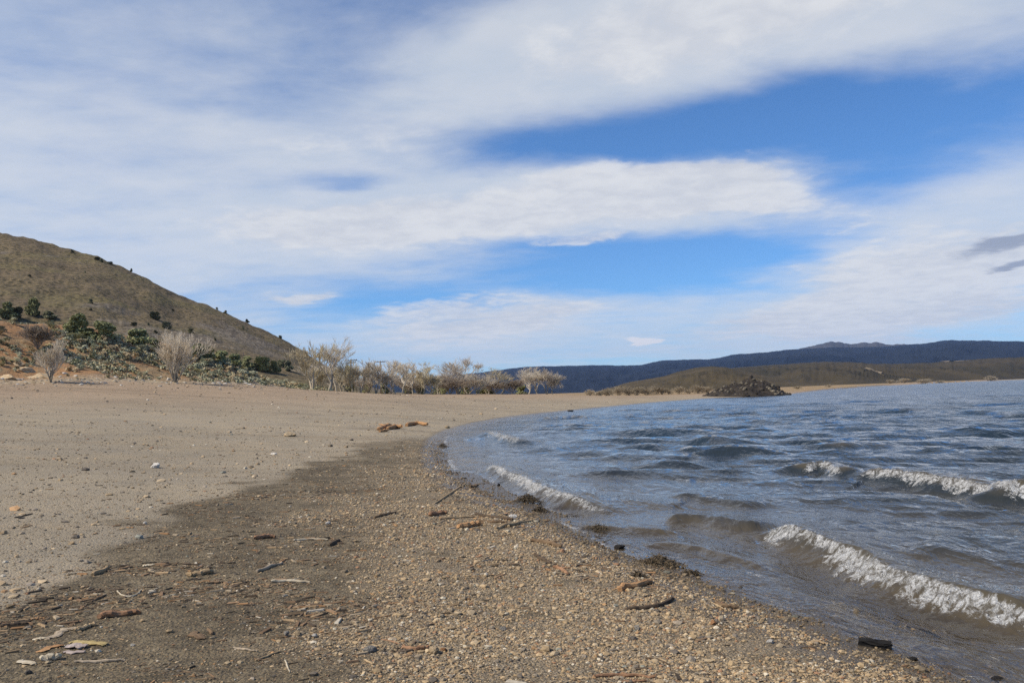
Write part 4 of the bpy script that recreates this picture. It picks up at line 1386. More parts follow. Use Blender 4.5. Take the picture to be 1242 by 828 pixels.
JUN = [leaf_dome(300 + i, 2400, 0.04, lobes=16, low=-0.04, cone=0.6).build("crown", MAT["juniper"]).data for i in range(4)]
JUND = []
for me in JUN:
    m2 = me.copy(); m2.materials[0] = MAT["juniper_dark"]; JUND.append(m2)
for o in [o for o in COL.objects if o.name.startswith("crown") and o.parent is None]:
    bpy.data.objects.remove(o)
_t = MB(); _t.tube([(0, 0, -.1), (0.02, 0, .2), (-.01, .02, .5)], [.05, .04, .02], 6)
_to = _t.build("trunk", MAT["twig_brown"]); JTR = _to.data; bpy.data.objects.remove(_to)

G_HILL = "small junipers dotted over the hillside"
L_HILL = "tiny dark juniper dotted on the open hillside"
JUNIPERS = [
    (8, 386, 20, 19, 0, "dark juniper cut by the left edge, above the sage slope"), (21, 386, 16, 13, 1, "lower half of the juniper pair at the left edge"),
    (40, 383, 18, 21, 0, "upright juniper standing alone left of the thin pole"), (60, 387, 18, 10, 1, "low rounded juniper bush right of the upright juniper"),
    (92, 404, 30, 23, 0, "broad bushy juniper behind the thin pole"), (104, 407, 24, 10, 0, "low green skirt of juniper under the thin pole"),
    (127, 413, 32, 23, 0, "wide juniper clump with a ragged crown, mid bank"), (168, 419, 30, 22, 0, "peaked juniper left of the fuller willow"),
    (188, 423, 18, 13, 0, "short olive juniper touching the fuller willow's left side"),
    (238, 434, 18, 18, 0, "first juniper right of the fuller willow"), (252, 437, 20, 18, 0, "second juniper right of the fuller willow"),
    (268, 441, 20, 17, 0, "third juniper right of the willow, broad and low"), (285, 444, 18, 17, 0, "juniper left of the brown pole on the bank"),
    (301, 447, 18, 17, 0, "juniper right of the brown pole on the bank"), (318, 450, 24, 20, 0, "large round juniper near the bank's low end"),
    (334, 452, 16, 16, 0, "small dark-green juniper at the bank's low end"), (350, 450, 12, 15, 1, "pointed juniper last before the bare trees"),
    (342, 445, 14, 10, 1, "juniper half hidden behind the low-end pair"),
    (188, 387.5, 14, 10, 1, "largest juniper out on the open hillside"), (202, 398, 12, 9, 1, "second hillside juniper, just below the largest"),
    (231, 404, 8, 7, 1, "round hillside juniper above the fuller willow"), (163, 395.5, 9, 5, 1, "flat-topped hillside juniper left of the largest"),
    (110, 368, 6, 6, 1, "lone hillside juniper below the talus"),
]
for px, py, w, h, dk, lab in JUNIPERS + [(q[0], q[1], q[2], q[3], 1, L_HILL) for q in (
        (110, 376, 3.5, 3), (180, 394.5, 3.5, 3.5), (189, 404, 6, 4), (261, 413, 3.5, 4), (300, 388.5, 6, 5), (295, 399, 4, 4), (263, 374, 4, 3.5), (273, 376, 6, 4),
        (340, 410.5, 6, 4), (36, 335.5, 4, 2.5), (103, 331, 2.5, 3), (88, 307, 4, 4), (123, 318, 4, 4.5), (159, 330, 3.5, 4.5), (118, 315, 8, 3), (133, 320, 8, 3), (210, 377, 4, 2.5), (60, 396, 5, 4))]:
    p = hit(px, py)
    if p[1] < 0: continue
    s = px_size(p)
    k = random.randrange(4)
    root = empty("juniper_tree", p, random.uniform(0, 6.28), (w * s * 1.12, w * s * 1.12, h * s * 0.98))
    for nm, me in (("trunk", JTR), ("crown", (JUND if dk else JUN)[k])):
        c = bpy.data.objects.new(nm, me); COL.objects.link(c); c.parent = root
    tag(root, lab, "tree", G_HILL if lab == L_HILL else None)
# evergreens among the bare row
for px, py, w, h, dist, lab in ((446.5, 474, 13, 32, 175, "dark evergreen rising between the two utility poles"), (494, 476, 15, 27, 178, "dark evergreen behind the white-trunked cottonwood"),
                          (424, 476, 16, 32, 172, "dark evergreen hidden behind the first utility pole"), (510, 477, 14, 22, 180, "olive evergreen behind the yellowish cottonwood"),
                          (588, 477, 22, 16, 195, "dark green bush behind the tan thicket"), (632, 477, 16, 12, 200, "dark green bush at the grove's left side"), (565, 478, 20, 18, 190, "olive bush behind the round cottonwood"),
                          (466, 477, 14, 18, 178, "dark green bush behind the second utility pole"), (535, 478, 22, 24, 185, "olive evergreen left of the round cottonwood")):
    p = at_dist(px, py, dist); p[2] = float(ground_z(p[:1], p[1:2])[0]); s = px_size(p)
    root = empty("juniper_tree", p, random.uniform(0, 6.28), (w * s * 1.1, w * s * 1.1, h * s * 1.05))
    for nm, me in (("trunk", JTR), ("crown", JUN[random.randrange(4)])):
        c = bpy.data.objects.new(nm, me); COL.objects.link(c); c.parent = root
    tag(root, lab, "tree")

# brown shrub on the bank
plant_bare("bare_shrub", "big grey-brown leafless shrub on the bank above the thinner willow", "shrub", 45, 423, 398, 30, "twig_brown", "twig_brown", 91, trunks=12, spread=0.7, levels=4, trunk_h=0.5, tr=0.2, twig=0.035)

# sagebrush: shared meshes, every bush its own object
KINDS = {"sage": ("grey-green sagebrush bush", "grey-green sagebrush on the bank below the junipers"), "sage_dark": ("dark sagebrush bush", "dark green sagebrush on the bank below the junipers"),
         "rabbit": ("dry tan bush", "dry straw-coloured brush on the bank below the junipers"), "olive": ("olive bush", "rounded olive-yellow brush on the bank below the junipers")}
BUSH = {}
for k in KINDS:
    L = []
    for i in range(3):
        o = leaf_dome(500 + i * 7 + len(k), 420, 0.05, lobes=9).build("sagebrush", MAT[k]); L.append(o.data); bpy.data.objects.remove(o)
    BUSH[k] = L


def bushes():
    placed = 0; tries = 0
    while placed < 295 and tries < 4000:
        tries += 1
        px = random.uniform(0, 372)
        top = np.interp(px, [0, 150, 300, 372], [383, 412, 446, 468]); bot = np.interp(px, [0, 150, 300, 372], [459, 460, 464, 473])
        u = random.random() ** 0.85
        py = top + (bot - top) * u
        p = hit(px, py)
        if math.hypot(p[0], p[1]) > 200: continue
        nz = float(fbm(p[:1] * 0.12, p[1:2] * 0.12, 3)[0])
        if nz < -0.12 and random.random() < 0.8: continue      # bare orange soil
        s = px_size(p)
        kk = random.choices(("sage", "sage_dark", "rabbit", "olive"), (0.5, 0.16, 0.24, 0.10))[0]
        w = random.uniform(5, 11) * s * (0.75 + 0.5 * (1 - u)); h = w * random.uniform(0.5, 0.72)
        me = random.choice(BUSH[kk])
        o = bpy.data.objects.new("sagebrush", me); COL.objects.link(o)
        o.location = (p[0], p[1], p[2] - 0.05); o.scale = (w * 1.1, w * 1.1, h * 1.1); o.rotation_euler = (0, 0, random.uniform(0, 6.28))
        tag(o, KINDS[kk][1], "bush", KINDS[kk][1].split(" on ")[0] + " on the bank")
        placed += 1


bushes()

def brush_cover():
    """the low scrub between the bushes: far too many small clumps to count"""
    n = 10500
    px = RNG.uniform(-60, 400, n)
    a = np.array([azel(q, 450)[0] for q in px]); dist = RNG.uniform(92, 175, n)
    x = dist * np.sin(a); y = dist * np.cos(a)
    z, ds, es, hl, rise = height(x, y, full=True)
    k = (es > 1.0) & (rise > 0.25) & (es < 75) & (fbm(x * 0.10, y * 0.10, 3) + 0.3 * (es > 26) + 0.25 * (rise < 6) > -0.05) & (hl < 0.02) & (RNG.random(n) < 0.8)
    x, y, z = x[k], y[k], z[k]; n = len(x); print("brush", n)
    w = RNG.uniform(0.2, 0.55, n)
    V_, F_, T_ = [], [], []
    pal = np.array([(0.45, 0.43, 0.29), (0.35, 0.35, 0.23), (0.56, 0.455, 0.28), (0.3, 0.295, 0.17), (0.5, 0.42, 0.24)])
    q = 26
    c = np.stack([x, y, z], -1)[:, None, :]
    d = RNG.normal(size=(n, q, 3)); d /= np.linalg.norm(d, axis=-1, keepdims=True); d[..., 2] = np.abs(d[..., 2]) * 0.75
    ctr = c + d * w[:, None, None] * (RNG.random((n, q, 1)) ** 0.4)
    u = RNG.normal(size=(n, q, 3)); u /= np.linalg.norm(u, axis=-1, keepdims=True)
    v = np.cross(u, RNG.normal(size=(n, q, 3))); v /= np.linalg.norm(v, axis=-1, keepdims=True)
    sz = (w * 0.24)[:, None, None]
    Q = np.stack([ctr - u * sz - v * sz, ctr + u * sz - v * sz * .6, ctr + u * sz * .7 + v * sz, ctr - u * sz * .6 + v * sz * .8], 2).reshape(-1, 3)
    ob = new_mesh("scrub_ground_cover", Q, np.arange(len(Q)).reshape(-1, 4), MAT["debris"], smooth=False)
    tint = pal[RNG.choice(5, n, p=(.35, .2, .2, .1, .15))] * RNG.uniform(0.8, 1.15, (n, 1))
    attr_col(ob, "tint", np.repeat(tint, q * 4, axis=0))
    ob["kind"] = "stuff"


brush_cover()

# rubble along the foot of the bank
RUB = [rock_mesh("rubble_stone", MAT[m_], 1, 0.4, 0.7, 600 + i, 8).data for i, m_ in enumerate(("stone_pale", "stone_tan", "stone_grey", "stone_pale"))]
for o in [o for o in COL.objects if o.name.startswith("rubble_stone")]:
    bpy.data.objects.remove(o)
for i in range(150):
    px = random.uniform(0, 330)
    py = np.interp(px, [0, 150, 330], [461, 460, 467]) + random.gauss(1.5, 3.0)
    p = hit(px, py); s = px_size(p)
    k = random.randrange(4)
    o = bpy.data.objects.new("rubble_stone", RUB[k]); COL.objects.link(o)
    q = random.uniform(1.0, 3.2) * s
    o.location = p; o.scale = (q, q * 0.8, q * 0.7); o.rotation_euler = (random.gauss(0, .2), random.gauss(0, .2), random.uniform(0, 6.28))
    lab = ("pale stone in the rubble along the foot of the bank", "tan stone in the rubble along the foot of the bank", "grey stone in the rubble along the foot of the bank")[(0, 1, 2, 0)[k]]
    tag(o, lab, "stone", lab.split(" in ")[0] + "s in the bank's rubble")
MAT["ledge"] = stone_mat("cream_rock", (0.56, 0.44, 0.28), (0.4, 0.27, 0.15))
for px, py, w, h, lab, sd in ((30, 449, 24, 9, "cream rock ledge leaning left on the orange bank", 71), (52, 458, 34, 11, "largest cream rock ledge behind the thinner willow", 72),
                              (10, 459, 22, 8, "low cream ledge at the left edge of the bank", 73), (84, 449, 9, 6, "small cream boulder on the bank right of the thinner willow", 74),
                              (21, 442, 14, 7, "upper cream ledge on the orange bank", 75)):
    p = hit(px, py); s = px_size(p)
    o = rock_mesh("rock_ledge", MAT["ledge"], 3, 0.5, 1.0, sd, 10)
    o.scale = (w * s / 2, w * s / 3, h * s / 2); o.location = p; o.rotation_euler = (0.1, 0.15, 0.3)
    tag(o, lab, "rock")


# ------------------------------------------------------------------ utility poles
MAT["pole"] = wood_mat("pole_timber", (0.3, 0.25, 0.2), (0.2, 0.165, 0.13))
MAT["pole_dark"] = wood_mat("dark_pole_timber", (0.14, 0.11, 0.09), (0.09, 0.07, 0.055))
MAT["insul"] = simple_mat("insulator_glass", (0.3, 0.3, 0.28), (0.2, 0.2, 0.2), 5, 0.3, 0, 0, spec=0.5)


def utility_pole(px, base, top, dist, arms, mat, label, rz=0.0, r=0.16):
    if dist:
        p = at_dist(px, base, dist); p[2] = float(ground_z(p[:1], p[1:2])[0])
    else:
        p = hit(px, base)
    h = at_dist(px, top, math.hypot(p[0], p[1]))[2] - p[2]
    root = empty("utility_pole", p, rz)
    m = MB(); m.tube([(0, 0, -.3), (0, 0, h * .5), (0, 0, h)], [r * 1.2, r, r * 0.8], 10); m.build("pole", MAT[mat], root, True)
    for (zf, L) in arms:
        a = MB(); a.box((0, r + 0.09, h * zf), (L, 0.14, 0.18)); ao = a.build("crossarm", MAT[mat], root)
        for k in (-0.47, -0.25, 0.25, 0.47):
            b = MB(); b.tube([(k * L, r + .09, h * zf + .09), (k * L, r + .09, h * zf + .2), (k * L, r + .09, h * zf + .34)], [.05, .09, .05], 8); b.build("insulator", MAT["insul"], ao, True)
    return tag(root, label, "utility pole")


utility_pole(426.5, 476, 435.5, 190, ((0.965, 2.6), (0.90, 2.0)), "pole_dark", "dark utility pole with two crossarms above the bare trees")
utility_pole(462, 477, 437.5, 190, ((0.97, 2.3),), "pole", "pale utility pole with one crossarm above the bare trees")
utility_pole(92.3, 402, 381, None, (), "pole", "thin pale pole in front of the broad bushy juniper", r=0.13)
utility_pole(295.5, 445, 427, None, (), "pole_dark", "brown weathered pole between junipers on the low bank", r=0.15)

# ------------------------------------------------------------------ far side: rocky point, far bushes, hills, mountains
MAT["basalt"] = simple_mat("dark_basalt", (0.06, 0.048, 0.037), (0.024, 0.02, 0.017), 0.5, 0.9, 0.15, 0.3)
MAT["basalt_pale"] = simple_mat("pale_basalt", (0.17, 0.145, 0.105), (0.08, 0.066, 0.05), 0.6, 0.9, 0.15, 0.3)  # paler tone of the rock, used for half the boulder meshes


def rocky_point():
    c = at_dist(903, 480, 203)
    n = 90
    gx = np.linspace(-1, 1, n); GX, GY = np.meshgrid(gx, gx)
    ang = -math.atan2(c[0], c[1])
    a, b = 11.5, 12.0
    rr_ = np.hypot(GX, GY)
    prof = np.clip(1 - rr_ ** 2.0, 0, 1)
    pk = np.interp(GX, [-1, -0.6, -0.2, 0.15, 0.45, 0.7, 1], [0.2, 0.6, 0.85, 1.05, 0.95, 0.62, 0.12])
    h = 3.7 * prof ** 0.55 * pk
    h = h * (1 + 0.35 * fbm(GX * 5, GY * 5, 4)) + prof * 0.9 * np.abs(fbm(GX * 14, GY * 14, 3))
    h = h - 0.5
    x = GX * a; y = GY * b
    X_ = c[0] + x * math.cos(ang) - y * math.sin(ang); Y_ = c[1] + x * math.sin(ang) + y * math.cos(ang)
    v = np.stack([X_, Y_, h], -1).reshape(-1, 3)
    o = new_mesh("rocky_point_terrain", v, grid_faces(n, n), MAT["basalt"], smooth=False)
    o["kind"] = "structure"
    M1 = [rock_mesh("boulder", MAT[m_], 1, 0.5, 0.85, 700 + i, 8).data for i, m_ in enumerate(("basalt", "basalt_pale", "basalt", "basalt_pale"))]
    for q in [q for q in COL.objects if q.name.startswith("boulder")]:
        bpy.data.objects.remove(q)
    hv = h.reshape(-1); k = 0
    while k < 150:
        i = random.randrange(len(hv))
        if hv[i] < 0.05: continue
        if v[i][1] > c[1] + 6: continue
        t = random.randrange(4)
        ob = bpy.data.objects.new("boulder", M1[t]); COL.objects.link(ob)
        q = random.uniform(0.18, 0.55)
        ob.location = (v[i][0], v[i][1], v[i][2] + q * 0.15); ob.scale = (q, q, q * random.uniform(0.7, 1.3)); ob.rotation_euler = (random.gauss(0, .4), random.gauss(0, .4), random.uniform(0, 6.28))
        tag(ob, ("dark basalt boulder heaped on the rocky point in the lake", "pale boulder heaped on the rocky point in the lake")[t % 2], "boulder", ("dark boulders", "pale boulders")[t % 2] + " of the rocky point")
        k += 1


rocky_point()

FB = []
for i in range(4):
    T, C = bare_tree_parts(800 + i, 1.0, 1.3, trunks=9, spread=0.75, levels=4, trunk_h=0.5, tr=0.05, twig=0.008)
    a = T.build("trunk", MAT["bark_grey"]); b = C.build("crown", MAT["haze_bush"]); FB.append((a.data, b.data)); bpy.data.objects.remove(a); bpy.data.objects.remove(b)
FARB = [(716, 481.5, 9, 12, 232), (727, 481, 8, 14, 236), (737, 481, 10, 16, 240), (749, 480.5, 13, 22, 246), (762, 480, 9, 16, 248), (772, 480, 12, 16, 250), (785, 479.5, 9, 13, 252), (793, 479.5, 12, 22, 254), (803, 479, 9, 13, 255),
        (812, 479, 7, 12, 256), (824, 478.5, 10, 12, 257), (835, 478, 6, 12, 258), (847, 477.5, 11, 18, 258), (857, 477, 9, 16, 258),
        (968, 473.5, 4, 8, 380), (1005, 472, 4, 7, 430), (1080, 466.5, 5, 9, 900), (1097, 466, 6, 12, 950), (1120, 465, 6, 12, 1000), (1140, 464, 4, 8, 1100), (1202, 459.5, 7, 10, 1500)]
for i, (px, py, h, w, dist) in enumerate(FARB):
    p = at_dist(px, py, dist); p[2] = float(ground_z(p[:1], p[1:2])[0]); s = px_size(p)
    p[2] -= 0.22 * h * s
    root = empty("far_bush", p, random.uniform(0, 6.28), (w * s * 0.85, w * s * 0.85, h * s * 1.15))
    for nm, me in zip(("trunk", "crown"), FB[i % 4]):
        c = bpy.data.objects.new(nm, me); COL.objects.link(c); c.parent = root
    lab = "leafless grey-tan bush on the far shore before the rocky point" if i < 14 else "pale bush on the distant shore beyond the rocky point"
    tag(root, lab, "bush", "bare bushes on the far shore" if i < 14 else "bushes on the distant shore")


def hills(name, ridge, dr, db, mat, base_z=-3.0, bump=(0.003, 26), rough=0.0, back=1.6, n_r=70, seed=0, shift=0.0):
    """a range of hills: a height field whose crest runs at distance dr along the given skyline"""
    A = np.array([azel(px, py)[0] for px, py in ridge]); E = np.array([tan_el(px, py) for px, py in ridge])
    dr_ = np.array(dr) if hasattr(dr, "__len__") else np.full(len(A), dr); db_ = np.array(db) if hasattr(db, "__len__") else np.full(len(A), db)
    az_ = np.linspace(A[0], A[-1], 700)
    e = np.interp(az_, A, E)
    kern = np.hanning(17); kern /= kern.sum(); e = np.convolve(np.pad(e, 8, mode='edge'), kern, 'valid')
    D = np.interp(az_, A, dr_); B = np.interp(az_, A, db_)
    e = e + rough * fbm(az_ * 220 + seed, az_ * 0 + seed, 4)
    t = np.concatenate([np.linspace(0, 1, n_r), np.linspace(1.02, back, 24)])
    TT, AA = np.meshgrid(t, az_, indexing='ij')
    EE = e[None, :]; DD = D[None, :]; BB = B[None, :]
    r = BB + (DD - BB) * TT
    zr = CAM_Z + EE * DD
    x = r * np.sin(AA); y = r * np.cos(AA)
    k = 1.0 / D.mean()
    fold = 1 - np.abs(fbm(x * k * bump[1] + seed, y * k * bump[1] * 0.6, 5))
    g = np.where(TT <= 1, TT ** 1.05, 1 - sstep(1.0, back, TT) * 0.9)
    z = base_z + (zr - base_z) * g + (fold - 0.8) * zr * 0.8 * np.sin(np.pi * np.clip(TT, 0, 1)) * (1 - 0.5 * TT)
    v = np.stack([x, y, z], -1).reshape(-1, 3)
    o = new_mesh(name, v, grid_faces(len(t), len(az_)), mat)
    o["kind"] = "structure"
    return o


def hill_mat(name, c1, c2, c3, s):
    m, nt = mat_new(name); t = NT(nt); p = t.pos()
    n1 = t.noise(p, s, 6, 0.62, 0.5); n2 = t.noise(p, s * 4, 4, 0.6)
    c = t.mix(t.mapr(n1, 0.35, 0.65), c1, c2)
    c = t.mix(t.math('MULTIPLY', t.mapr(n2, 0.45, 0.7), 0.3), c, c3)
    t.principled(c, 0.95, t.bump(n1, 0.10 / s, 0.35), 0.05)
    return m


MAT["mid_hill"] = hill_mat("cloud_shaded_brush_hill", (0.044, 0.038, 0.024), (0.066, 0.052, 0.031), (0.028, 0.027, 0.019), 0.003)  # brush colour with the cloud shade over these hills painted in
MAT["near_hill"] = hill_mat("cloud_shaded_olive_hill", (0.062, 0.05, 0.03), (0.088, 0.067, 0.039), (0.042, 0.037, 0.024), 0.006)  # olive brush, its colour darkened to stand in for cloud shade
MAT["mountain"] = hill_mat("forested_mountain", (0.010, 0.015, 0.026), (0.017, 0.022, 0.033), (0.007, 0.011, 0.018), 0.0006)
MAT["bald"] = hill_mat("bare_mountain_rock", (0.075, 0.07, 0.068), (0.05, 0.05, 0.052), (0.036, 0.038, 0.042), 0.0012)
mid = [(715, 477), (735, 472), (760, 464), (785, 459.5), (805, 456), (825, 450), (845, 445.5), (862, 444), (880, 445), (905, 450), (930, 456), (960, 462), (1000, 466), (1030, 466)]
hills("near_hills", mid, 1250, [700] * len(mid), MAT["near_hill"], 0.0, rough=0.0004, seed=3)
mid2 = [(840, 462), (880, 447), (920, 443.5), (950, 441.5), (990, 439), (1030, 438.5), (1060, 441), (1085, 441), (1120, 440), (1160, 437.5), (1200, 434.5), (1242, 433), (1300, 431), (1500, 428)]
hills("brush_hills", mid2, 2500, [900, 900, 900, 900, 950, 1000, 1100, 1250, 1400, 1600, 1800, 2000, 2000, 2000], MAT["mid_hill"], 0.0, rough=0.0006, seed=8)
mtn = [(430, 462), (520, 457), (580, 452), (610, 448), (640, 444.5), (660, 444), (690, 443.5), (720, 442.5), (745, 443), (775, 443), (790, 440), (800, 437), (830, 436), (862, 435.5), (880, 432), (890, 429.5), (905, 429), (930, 427), (955, 424), (975, 423), (1010, 421),
       (1050, 421), (1075, 420), (1100, 418), (1125, 416), (1150, 412), (1165, 413), (1200, 413), (1242, 414), (1320, 416), (1500, 420)]
hills("mountain_range", mtn, 7000, 3200, MAT["mountain"], 0.0, rough=0.0005, seed=21)
bald = [(930, 432), (955, 427), (975, 421.5), (990, 418.5), (1008, 414), (1020, 415), (1032, 417.5), (1046, 415), (1056, 416), (1064, 414.8), (1075, 418), (1095, 417), (1120, 420), (1150, 425)]
hills("bald_mountain", bald, 9000, 6000, MAT["bald"], 0.0, rough=0.0008, seed=31)

# dirt tracks on the brush hills
def track(pxs, hill, label_w, wid):
    from mathutils.bvhtree import BVHTree
    me = hill.data
    bvh = BVHTree.FromPolygons([tuple(v_.co) for v_ in me.vertices], [tuple(p_.vertices) for p_ in me.polygons])
    line = smooth_line(pxs, 2); V_ = []; F_ = []
    for px, py in line:
        loc, nrm, _, _ = bvh.ray_cast(Vector((0, 0, CAM_Z)), ray(px, py))
        if loc is None: continue
        up_ = Vector((0, 0, 1.0)); sl = (up_ - nrm * up_.dot(nrm)).normalized() if abs(nrm.z) < 0.999 else Vector((0, 1, 0))
        for sg in (-1, 1):
            V_.append(tuple(loc + sl * wid * sg + nrm * (0.8 if nrm.z > 0 else -0.8)))
    for i in range(len(V_) // 2 - 1):
        F_.append((2 * i, 2 * i + 1, 2 * i + 3, 2 * i + 2))
    if F_:
        o = new_mesh("dirt_road", V_, F_, MAT["track"]); o["kind"] = "structure"


MAT["track"] = simple_mat("pale_dirt", (0.2, 0.16, 0.11), (0.14, 0.11, 0.075), 0.02, 0.9, 0, 0, obj=False)
bh = bpy.data.objects["brush_hills"]
track([(1050, 446.5), (1058, 449), (1066, 451.5), (1072, 455)], bh, "", 4)
track([(1140, 436.9 + 1.6), (1155, 438.2), (1175, 437.6)], bh, "", 7)
# ------------------------------------------------------------------ sky, clouds, sun
SUN_AZ, SUN_EL = R(-112), R(46)
world = bpy.data.worlds.new("World"); scene.world = world
world.use_nodes = True
wt = world.node_tree; wt.nodes.clear(); t = NT(wt)
sky = t.n("ShaderNodeTexSky", sky_type='NISHITA')
sky.sun_disc = False; sky.sun_elevation = SUN_EL; sky.sun_rotation = SUN_AZ % (2 * math.pi)
sky.altitude = 1500; sky.air_density = 1.0; sky.dust_density = 0.4; sky.ozone_density = 2.5
dirv = t.n("ShaderNodeTexCoord").outputs["Generated"]
sep = t.n("ShaderNodeSeparateXYZ"); t.link(dirv, sep.inputs[0])
AZn = t.math('ARCTAN2', sep.outputs[0], sep.outputs[1]); ELn = t.math('ARCSINE', sep.outputs[2])
# a flat cloud deck seen in perspective
den = t.math('ADD', t.math('MAXIMUM', sep.outputs[2], 0.0), 0.10)
comb = t.n("ShaderNodeCombineXYZ"); t.link(t.math('DIVIDE', sep.outputs[0], den), comb.inputs[0]); t.link(t.math('DIVIDE', sep.outputs[1], den), comb.inputs[1])
deck = comb.outputs[0]
warp = t.noise(deck, 1.1, 5, 0.6)
warp2 = t.noise(deck, 1.1, 5, 0.6, out=1)
wsep = t.n("ShaderNodeSeparateColor"); t.link(warp2, wsep.inputs[0])
AZw = t.math('ADD', AZn, t.math('MULTIPLY', t.math('SUBTRACT', wsep.outputs[0], 0.5), 0.16))
ELw = t.math('ADD', ELn, t.math('MULTIPLY', t.math('SUBTRACT', wsep.outputs[1], 0.5), 0.055))
wisp = t.noise(t.scale(deck, (0.75, 1.15, 1)), 1.5, 7, 0.58, 0.4)
fine = t.noise(t.scale(deck, (0.9, 1.2, 1)), 5.0, 6, 0.6, 0.2)
PXR = 1 / F_PX


def blob(cx, cy, rx, ry, rot, w, hard=1.0):
    """one bank of cloud (or gap): an ellipse in azimuth and elevation"""
    a0, e0 = azel(cx, cy)
    c, s = math.cos(R(rot) + 0.0), math.sin(R(rot))
    dx = t.math('SUBTRACT', AZw, a0); dy = t.math('SUBTRACT', ELw, e0)
    u = t.math('ADD', t.math('MULTIPLY', dx, c / (rx * PXR)), t.math('MULTIPLY', dy, s / (rx * PXR)))
    v = t.math('ADD', t.math('MULTIPLY', dx, -s / (ry * PXR)), t.math('MULTIPLY', dy, c / (ry * PXR)))
    q = t.math('ADD', t.math('MULTIPLY', u, u), t.math('MULTIPLY', v, v))
    g = t.math('POWER', 2.718, t.math('MULTIPLY', t.math('POWER', q, hard), -1.0))
    return t.math('MULTIPLY', g, w)


BLOBS = [
    (150, 260, 430, 150, 0, 0.56, 1.4), (150, 20, 420, 70, 0, 0.26, 1), (300, 80, 170, 30, -4, -0.12, 1), (440, 195, 130, 16, 4, 0.15, 1),
    (640, 245, 330, 48, 3, 0.70, 2.0), (830, 245, 190, 46, -4, 0.45, 2.0), (900, 20, 420, 75, 8, 0.75, 1.6), (1180, 30, 160, 50, 0, 0.3, 1.5), (640, 60, 130, 60, 20, 0.25, 1),
    (930, 150, 300, 50, 2, -0.42, 1.3), (650, 175, 110, 30, 8, -0.14, 1), (1120, 190, 200, 40, 12, -0.1, 1),
    (800, 320, 210, 34, 3, -0.38, 1.4), (440, 362, 150, 24, 0, -0.35, 1.3), (420, 214, 42, 13, 0, -0.35, 1), (350, 357, 60, 9, 0, 0.38, 1),
    (1090, 330, 220, 75, 12, 0.55, 1.4), (1180, 250, 160, 60, 20, 0.22, 1), (620, 395, 190, 36, 5, 0.42, 1.3), (900, 410, 400, 30, 0, 0.34, 1), (500, 440, 500, 14, 0, 0.1, 1),
    (640, 375, 120, 14, 8, 0.12, 1),
]
cov = 0.30
acc = None
for b in BLOBS:
    q = blob(*b)
    acc = q if acc is None else t.math('ADD', acc, q)
acc = t.math('ADD', acc, 0.30)
nz = t.math('ADD', t.math('MULTIPLY', t.math('SUBTRACT', wisp, 0.5), 0.92), t.math('MULTIPLY', t.math('SUBTRACT', fine, 0.5), 0.30))
cov = t.mapr(t.math('ADD', acc, nz), 0.12, 0.95)
cov = t.math('MULTIPLY', cov, 0.80)
shade = t.math('ADD', t.math('MULTIPLY', fine, 0.4), t.math('MULTIPLY', warp, 0.6))
CL = 10.0     # cloud radiance is given for a background strength of 0.1
c_hi = tuple(q * CL for q in (0.59, 0.608, 0.625)); c_lo = tuple(q * CL for q in (0.52, 0.562, 0.605))
ccol = t.mix(t.mapr(shade, 0.36, 0.62), c_lo, c_hi)
skyc = t.n("ShaderNodeMix", data_type='RGBA', blend_type='MULTIPLY'); skyc.inputs[0].default_value = 1.0
t.link(sky.outputs[0], skyc.inputs[6]); skyc.inputs[7].default_value = (0.53, 0.84, 1.13, 1)
col = t.mix(cov, skyc.outputs[2], ccol)
# denser, brighter banks with firm edges
CRISP = [(640, 252, 330, 42, 3, 0.8, 1.5), (830, 228, 130, 34, -4, 0.75, 1.5), (960, 243, 120, 18, -9, 0.5, 1.3), (430, 275, 240, 34, -2, 0.45, 1.3), (760, 205, 120, 12, -2, 0.35, 1.5), (1120, 345, 190, 62, 10, 0.85, 1.8), (1010, 292, 90, 24, 8, 0.5, 1.6),
         (600, 392, 170, 32, 5, 0.72, 1.6), (520, 372, 90, 16, 8, 0.4, 1.4), (350, 357, 58, 8, 0, 0.8, 1.4), (880, 400, 160, 14, 3, 0.45, 1.4), (900, 10, 330, 62, 7, 0.8, 1.7), (450, 175, 200, 26, 4, 0.4, 1.4), (700, 300, 60, 9, 6, 0.5, 1.4),
         (800, 318, 200, 20, 2, -0.7, 1.5), (1060, 285, 60, 10, 20, -0.3, 1.2), (420, 214, 40, 11, 0, -0.6, 1.2)]
acc2 = None
for b in CRISP:
    q = blob(*b)
    acc2 = q if acc2 is None else t.math('ADD', acc2, q)
puff = t.noise(t.scale(deck, (1.0, 1.0, 1)), 7.5, 8, 0.62, 0.25)
acc2 = t.math('ADD', acc2, t.math('ADD', t.math('MULTIPLY', t.math('SUBTRACT', puff, 0.5), 0.9), t.math('MULTIPLY', t.math('SUBTRACT', wisp, 0.5), 0.5)))
cov2 = t.math('MULTIPLY', t.mapr(acc2, 0.32, 0.78), 0.76)
cc2 = t.mix(t.mapr(t.math('ADD', t.math('MULTIPLY', puff, 0.5), t.math('MULTIPLY', warp, 0.5)), 0.38, 0.6), tuple(q * CL for q in (0.50, 0.515, 0.555)), tuple(q * CL for q in (0.625, 0.63, 0.64)))
col = t.mix(cov2, col, cc2)
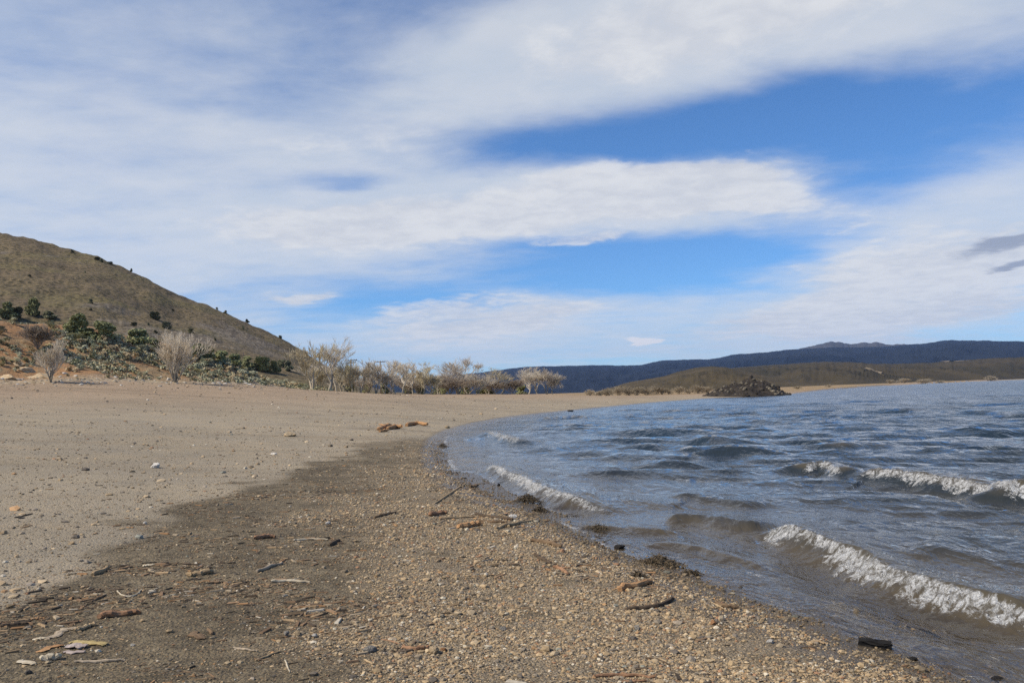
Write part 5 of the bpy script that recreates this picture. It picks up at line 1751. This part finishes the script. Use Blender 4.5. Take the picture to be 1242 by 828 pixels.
# two small dark clouds low on the right
for (cx, cy, rx, ry, rot) in ((1225, 283, 66, 11, 8), (1250, 313, 38, 7, 5)):
    g = blob(cx, cy, rx, ry, rot, 1.0, 1.6)
    g = t.mapr(t.math('ADD', g, t.math('MULTIPLY', t.math('SUBTRACT', fine, 0.5), 1.2)), 0.3, 0.95)
    col = t.mix(t.math('MULTIPLY', g, 0.85), col, tuple(q * CL for q in (0.23, 0.27, 0.36)))
g = t.mapr(t.math('ADD', blob(777, 416, 20, 5, 0, 1.0, 1.5), t.math('MULTIPLY', t.math('SUBTRACT', fine, 0.5), 1.0)), 0.35, 0.8)
col = t.mix(t.math('MULTIPLY', g, 0.8), col, tuple(q * CL for q in (0.72, 0.69, 0.68)))
bg = t.n("ShaderNodeBackground"); t.link(col, bg.inputs[0]); bg.inputs[1].default_value = 0.1
wo = t.n("ShaderNodeOutputWorld"); t.link(bg.outputs[0], wo.inputs[0])
world.cycles.sampling_method = 'MANUAL'; world.cycles.sample_map_resolution = 1024

sd = bpy.data.lights.new("sun", 'SUN'); sd.energy = 4.2; sd.angle = R(0.6); sd.color = (1.0, 0.915, 0.77)
sun = bpy.data.objects.new("sun", sd); COL.objects.link(sun)
sdir = Vector((math.sin(SUN_AZ) * math.cos(SUN_EL), math.cos(SUN_AZ) * math.cos(SUN_EL), math.sin(SUN_EL)))
sun.rotation_euler = sdir.to_track_quat('Z', 'Y').to_euler()

# ------------------------------------------------------------------ air
def haze():
    m, nt = mat_new("thin_air"); t = NT(nt)
    v = t.n("ShaderNodeVolumePrincipled"); v.inputs["Color"].default_value = (0.36, 0.56, 1.0, 1); v.inputs["Density"].default_value = 2.9e-5
    o = t.n("ShaderNodeOutputMaterial"); t.link(v.outputs[0], o.inputs["Volume"])
    mb = MB(); mb.box((0, 4000, 447), (24000, 26000, 900)); ob = mb.build("haze", m); ob["kind"] = "stuff"


HAZE = True
if HAZE:
    haze()

# ------------------------------------------------------------------ render settings
vs = scene.view_settings
scene.display_settings.display_device = 'sRGB'
vs.view_transform = 'Standard'; vs.look = 'None'; vs.exposure = 0.35; vs.gamma = 1.0; vs.use_curve_mapping = False
scene.render.film_transparent = False
scene.cycles.use_denoising = False
scene.cycles.max_bounces = 8; scene.cycles.transparent_max_bounces = 16; scene.cycles.diffuse_bounces = 3; scene.cycles.glossy_bounces = 3
scene.cycles.volume_bounces = 0
scene.cycles.sample_clamp_indirect = 6.0
